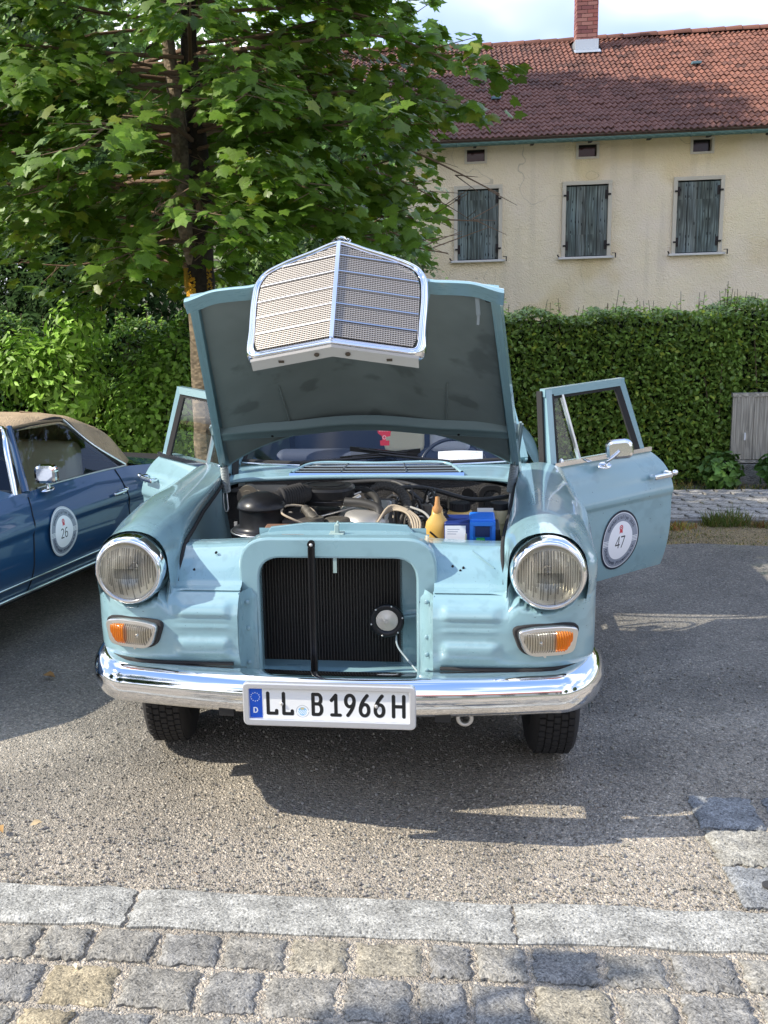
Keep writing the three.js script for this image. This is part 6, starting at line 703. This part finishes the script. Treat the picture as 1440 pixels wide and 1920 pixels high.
// ---------- the dark blue convertible ----------
{
  const B = thing('blue_convertible', 'dark blue vintage convertible with a tan soft top, parked on the left', 'car', [-1.42, 0, -5.15], -24 * Math.PI / 180), Wd = 1.62;
  // own axes: the right flank is near x = 0, the body reaches to x = -1.62, z forward
  const belt = table([[-2.2, 0.62], [-1.9, 0.69], [-1.3, 0.765], [-0.9, 0.785], [-0.3, 0.795], [0.3, 0.79], [0.9, 0.765], [1.25, 0.70]]), arch = (z) => { let b = 0.27; for (const [c, r] of [[0.42, 0.355], [-1.76, 0.365]]) if (Math.abs(z - c) < r) b = Math.max(b, 0.27 + Math.sqrt(r * r - (z - c) ** 2)); return b; };
  const endIn = (z) => 0.16 * Math.pow(sstep(0.75, 1.3, z), 1.5) + 0.22 * Math.pow(sstep(-1.7, -2.2, z), 1.5);
  const sec = (y, z) => { const b = belt(z), t = (y - 0.27) / (b - 0.27); return 0.028 * Math.sin(Math.PI * Math.min(1, t * 1.05)) - 0.045 * Math.pow(Math.max(0, (t - 0.72) / 0.28), 2) - 0.05 * Math.pow(Math.max(0, 1 - t / 0.35), 2) + 0.012 * sstep(0.62, 0.66, t) * sstep(0.80, 0.68, t) - endIn(z); };
  const zs = []; for (let z = 1.3; z > -2.2; z -= 0.022) zs.push(z);
  const flank = (s) => surf(zs.length - 1, 36, (u, v) => { const z = zs[Math.round(u * (zs.length - 1))], y = lerp(arch(z), belt(z), v), x = sec(y, z); return [s > 0 ? x : -Wd - x, y, z, u * 4, v]; }, s > 0);
  const top = (z0, z1, n, f) => surf(24, n, (u, v) => { const z = lerp(z0, z1, v), x0 = sec(belt(z), z), x = lerp(x0, -Wd - x0, u); return [x, belt(z) + f * Math.pow(Math.sin(Math.PI * u), 0.6), z]; });
  const cap = (z) => surf(20, 8, (u, v) => { const y = lerp(0.30, belt(z), v), x0 = sec(y, z); return [lerp(x0, -Wd - x0, u), y, z + (z > 0 ? 0.08 : -0.06) * Math.sin(Math.PI * u) * Math.sin(Math.PI * (0.2 + 0.8 * v))]; });
  part('body', [flank(1), flank(-1), top(1.3, -0.24, 20, 0.05), top(-1.42, -2.2, 16, 0.025), cap(1.3), cap(-2.2)], M.navy, B);
  part('wheel_arch_lip', [[0.42, 0.355], [-1.76, 0.365]].map(([c, r]) => tube(Array.from({ length: 15 }, (_, i) => { const a = Math.PI * i / 14; const z = c + r * Math.cos(a), y = 0.27 + r * Math.sin(a); return [sec(y, z) + 0.006, y, z]; }), 0.012, 40, 6)), M.navy, B);
  part('underside', [box(Wd - 0.2, 0.05, 3.4, -Wd / 2, 0.26, -0.7), box(Wd - 0.5, 0.45, 0.9, -Wd / 2, 0.5, 0.42), box(Wd - 0.5, 0.4, 0.9, -Wd / 2, 0.48, -1.76), box(Wd - 0.16, 0.3, 0.02, -Wd / 2, 0.6, -0.1)], M.dark, B);
  for (const [x, z] of [[-0.12, 0.42], [-0.12, -1.76], [-1.5, 0.42], [-1.5, -1.76]]) { const o = x > -0.8 ? 1 : -1, w = part('wheel', [lathe([[0.19, 0.07], [0.24, 0.085], [0.29, 0.075], [0.305, 0.05], [0.305, -0.05], [0.29, -0.075], [0.24, -0.085], [0.19, -0.07]], 56).rotateZ(-Math.PI / 2)], M.rubber, B); w.name = numbered('convertible_wheel'); w.position.set(x, 0.305, z); part('rim', lathe([[0, 0.03], [0.1, 0.05], [0.14, 0.03], [0.185, 0.06], [0.195, 0.072]], 40).rotateZ(-Math.PI / 2 * o), M.navy, w); part('hub_cap', lathe([[0, 0.075], [0.06, 0.07], [0.10, 0.055], [0.105, 0.045]], 32).rotateZ(-Math.PI / 2 * o), M.chrome, w); part('white_ring', new THREE.TorusGeometry(0.222, 0.007, 6, 50).rotateY(Math.PI / 2).translate(0.082 * o, 0, 0), M.white, w); }
  part('sill_trim', [-1].flatMap(() => [tube([0.05, -0.3, -0.7, -1.0, -1.38].map((z) => [sec(0.365, z) + 0.006, 0.365, z]), 0.007, 30, 6), tube([0.05, -0.3, -0.7, -1.0, -1.38].map((z) => [sec(0.30, z) + 0.006, 0.292, z]), 0.011, 30, 6)]), M.chrome, B);
  const gap = (z0, bend) => tube(Array.from({ length: 12 }, (_, i) => { const y = lerp(0.30, 0.77, i / 11), z = z0 + bend * Math.pow(i / 11, 3); return [sec(y, z) + 0.0015, y, z]; }), 0.0035, 24, 5); part('door_gap', [gap(-0.25, -0.07), gap(-1.17, 0.02)], M.dark, B);
  const bl = (z, d = 0) => [sec(belt(z), z) + d, belt(z) + 0.004, z];
  part('belt_trim', tube([-0.42, -0.7, -1.0, -1.28].map((z) => bl(z, -0.004)), 0.006, 24, 6), M.chromeDull, B);
  part('handle', [new RoundedBoxGeometry(0.02, 0.018, 0.12, 2, 0.008).translate(sec(0.655, -1.06) + 0.025, 0.655, -1.06), cyl(0.012, 0.014, 0.03, sec(0.655, -1.1) + 0.01, 0.655, -1.1, 14, 'x'), new THREE.SphereGeometry(0.013, 12, 8).scale(1, 1, 1.6).translate(sec(0.66, -1.15) + 0.015, 0.658, -1.15)], M.chrome, B);
  // windscreen frame, side glass, soft top
  const pb = [-0.07, 0.785, -0.27], pt = [-0.235, 1.10, -0.42], mir = (p) => [-Wd - p[0], p[1], p[2]], hb = [-Wd / 2, 0.80, -0.02], ht = [-Wd / 2, 1.13, -0.30];
  part('windscreen_frame', [tube([pb, [-0.16, 1.0, -0.345], [-0.205, 1.08, -0.395], pt, [-0.35, 1.118, -0.37], ht, mir([-0.35, 1.118, -0.37]), mir(pt), mir([-0.16, 1.0, -0.345]), mir(pb)], 0.016, 80, 8), tube([pb, [-0.16, 0.785, -0.16], [-0.4, 0.79, -0.06], hb, mir([-0.4, 0.79, -0.06]), mir([-0.16, 0.785, -0.16]), mir(pb)], 0.013, 60, 8)], M.chrome, B);
  for (const m of [(p) => p, mir]) part('windscreen_pillar', rod(m([-0.05, 0.79, -0.33]), m([-0.225, 1.105, -0.46]), 0.022, 0.018, 10), M.navy, B);
  part('windscreen', surf(24, 8, (u, v) => { const a = (u * 2 - 1), k = 1 - a * a, x = -Wd / 2 + a * lerp(0.74, 0.575, v); return [x, lerp(0.785, 1.10 + 0.03 * k, v), lerp(-0.27 + 0.25 * k, -0.42 + 0.12 * k, v)]; }), M.glassGreen, B);
  for (const s of [1, -1]) part('side_window', surf(8, 6, (u, v) => { const z = lerp(lerp(-0.36, -1.29, u), lerp(-0.47, -0.94, u), v), x = lerp(sec(belt(-0.8), -0.8) - 0.02, -0.225, v); return [s > 0 ? x : -Wd - x, lerp(belt(z) - 0.01, 1.085 - 0.01 * u, v), z]; }), M.glassGreen, B);
  part('window_rail', [tube([[-0.215, 1.085, -0.92], [-0.15, 0.93, -1.08], [-0.06, 0.775, -1.29]], 0.009, 20, 6)], M.chrome, B); part('window_rubber', [tube([[-0.235, 1.088, -0.46], [-0.235, 1.09, -0.7], [-0.225, 1.08, -0.93], [-0.165, 0.93, -1.06], [-0.075, 0.775, -1.27]], 0.014, 30, 6)], M.rubber, B);
  const tan = std(0.60, 0.455, 0.295, 0.92, 0, { map: tex(256, (u, v) => { const f = tfbm(u, v, 5, 71, 4), w = tnoise(u * 120, v * 120, 120, 6); const q = 0.86 + 0.16 * (f - 0.5) + 0.08 * (w - 0.5); return [q, q * 0.985, q * 0.96]; }, 2, 2), bumpMap: tex(256, (u, v) => 0.6 * tfbm(u, v, 4, 75, 4) + 0.4 * tnoise(u * 100, v * 100, 100, 3), 2, 2, false), bumpScale: 0.012 });
  const ey = table([[-1.70, 0.70], [-1.62, 0.702], [-1.45, 0.715], [-1.30, 0.735], [-1.10, 0.92], [-0.93, 1.075], [-0.6, 1.09], [-0.40, 1.095]]), ex = table([[-1.70, -0.34], [-1.62, -0.22], [-1.45, -0.13], [-1.30, -0.065], [-1.10, -0.15], [-0.93, -0.22], [-0.4, -0.23]]), cy = table([[-1.80, 0.71], [-1.64, 0.80], [-1.46, 0.91], [-1.29, 1.015], [-1.12, 1.085], [-0.98, 1.115], [-0.8, 1.128], [-0.55, 1.135], [-0.33, 1.125]]);
  const soft = (dy) => (u, v) => { const t = u * 2 - 1, k = Math.pow(Math.abs(t), 9), zc = lerp(-0.33, -1.80, v), ze = lerp(-0.42, -1.70, v), z = lerp(zc, ze, k), x0 = ex(ze), x = lerp(x0, -Wd - x0, u), y = lerp(cy(zc), ey(ze), k) + 0.006 * noise3(x * 9, z * 9, 2) - 0.004; return [x, y + dy, z, u * 1.5, v * 1.5]; };
  part('soft_top', slab(70, 60, soft(0), soft(-0.012)), tan, B); part('top_seam', [tube([[-0.225, 1.098, -0.40], [-0.226, 1.096, -0.7], [-0.218, 1.082, -0.93]], 0.008, 24, 6), tube([[-0.5, cy(-0.92) + 0.004, -0.92], [-0.35, cy(-0.92) - 0.01, -0.93], [-0.235, 1.09, -0.93]], 0.005, 16, 5)], tan, B); part('top_base_trim', tube([[-0.065, 0.738, -1.29], [-0.13, 0.716, -1.46], [-0.24, 0.707, -1.64], [-0.5, 0.705, -1.77], [-0.8, 0.705, -1.81]], 0.008, 30, 6), M.chromeDull, B);
  part('door_mirror', [(() => { const S = rrect(-0.044, -0.03, 0.044, 0.034, [0.012, 0.012, 0.02, 0.02]); return ext(S, 0.02, 0.018, -0.02, 8).rotateY(0.2).translate(0.0, 0.868, -0.44); })(), rod([0, 0.79, -0.46], [0, 0.84, -0.445], 0.011), lathe([[0, 0.006], [0.03, 0.004], [0.034, -0.008]], 20).scale(0.8, 1, 1.5).translate(-0.01, 0.79, -0.46)], M.chrome, B);
  const tanSeat = std(0.40, 0.35, 0.25, 0.7); for (const x of [-0.5, -1.12]) { const t = part('seat', [box(0.48, 0.5, 0.14, x, 0.68, -1.12, 0.06), box(0.48, 0.14, 0.46, x, 0.5, -0.86, 0.05)], tanSeat, B); if (x < -1) t.name = 'seat_001'; }
  part('dashboard', [box(1.3, 0.12, 0.18, -Wd / 2, 0.73, -0.30, 0.03)], M.dark, B); part('steering_wheel', new THREE.TorusGeometry(0.18, 0.011, 8, 40).rotateX(-0.45).translate(-0.5, 0.74, -0.6), M.black, B); part('cabin_trim', box(Wd - 0.3, 0.02, 1.3, -Wd / 2, 0.36, -0.85), std(0.05, 0.045, 0.04, 0.9), B); part('rear_pane', surf(8, 4, (u, v) => [lerp(-0.45, -1.17, u), lerp(0.82, 1.0, v), lerp(-1.47, -1.22, v) - 0.014]), M.glass, B);
  const c = { z: -0.50, y: 0.556 }; part('rally_badge', surf(48, 8, (u, v) => { const a = u * 2 * Math.PI, r = 0.132 * v, z = c.z - r * Math.cos(a) * 0.93, y = c.y + r * Math.sin(a); return [0.047 - 0.05 * Math.pow(z - c.z, 2) - 0.02 * Math.pow((y - c.y) / 0.13, 2), y, z, 0.5 + 0.5 * v * Math.cos(a), 0.5 + 0.5 * v * Math.sin(a)]; }), pr(badge('26', '#c3c8cf'), 0.3), B, 'round grey and white rally badge with the number 26');
  part('head_lamp', [cyl(0.09, 0.10, 0.04, -0.26, 0.55, 1.29, 30, 'z'), cyl(0.09, 0.10, 0.04, -1.36, 0.55, 1.29, 30, 'z')], M.chrome, B); part('front_bumper', tube([[-0.1, 0.36, 1.1], [-0.2, 0.37, 1.34], [-0.8, 0.37, 1.42], [-1.42, 0.37, 1.34], [-1.52, 0.36, 1.1]], 0.045, 40, 10), M.chrome, B);
}
renderer.render(scene, camera);
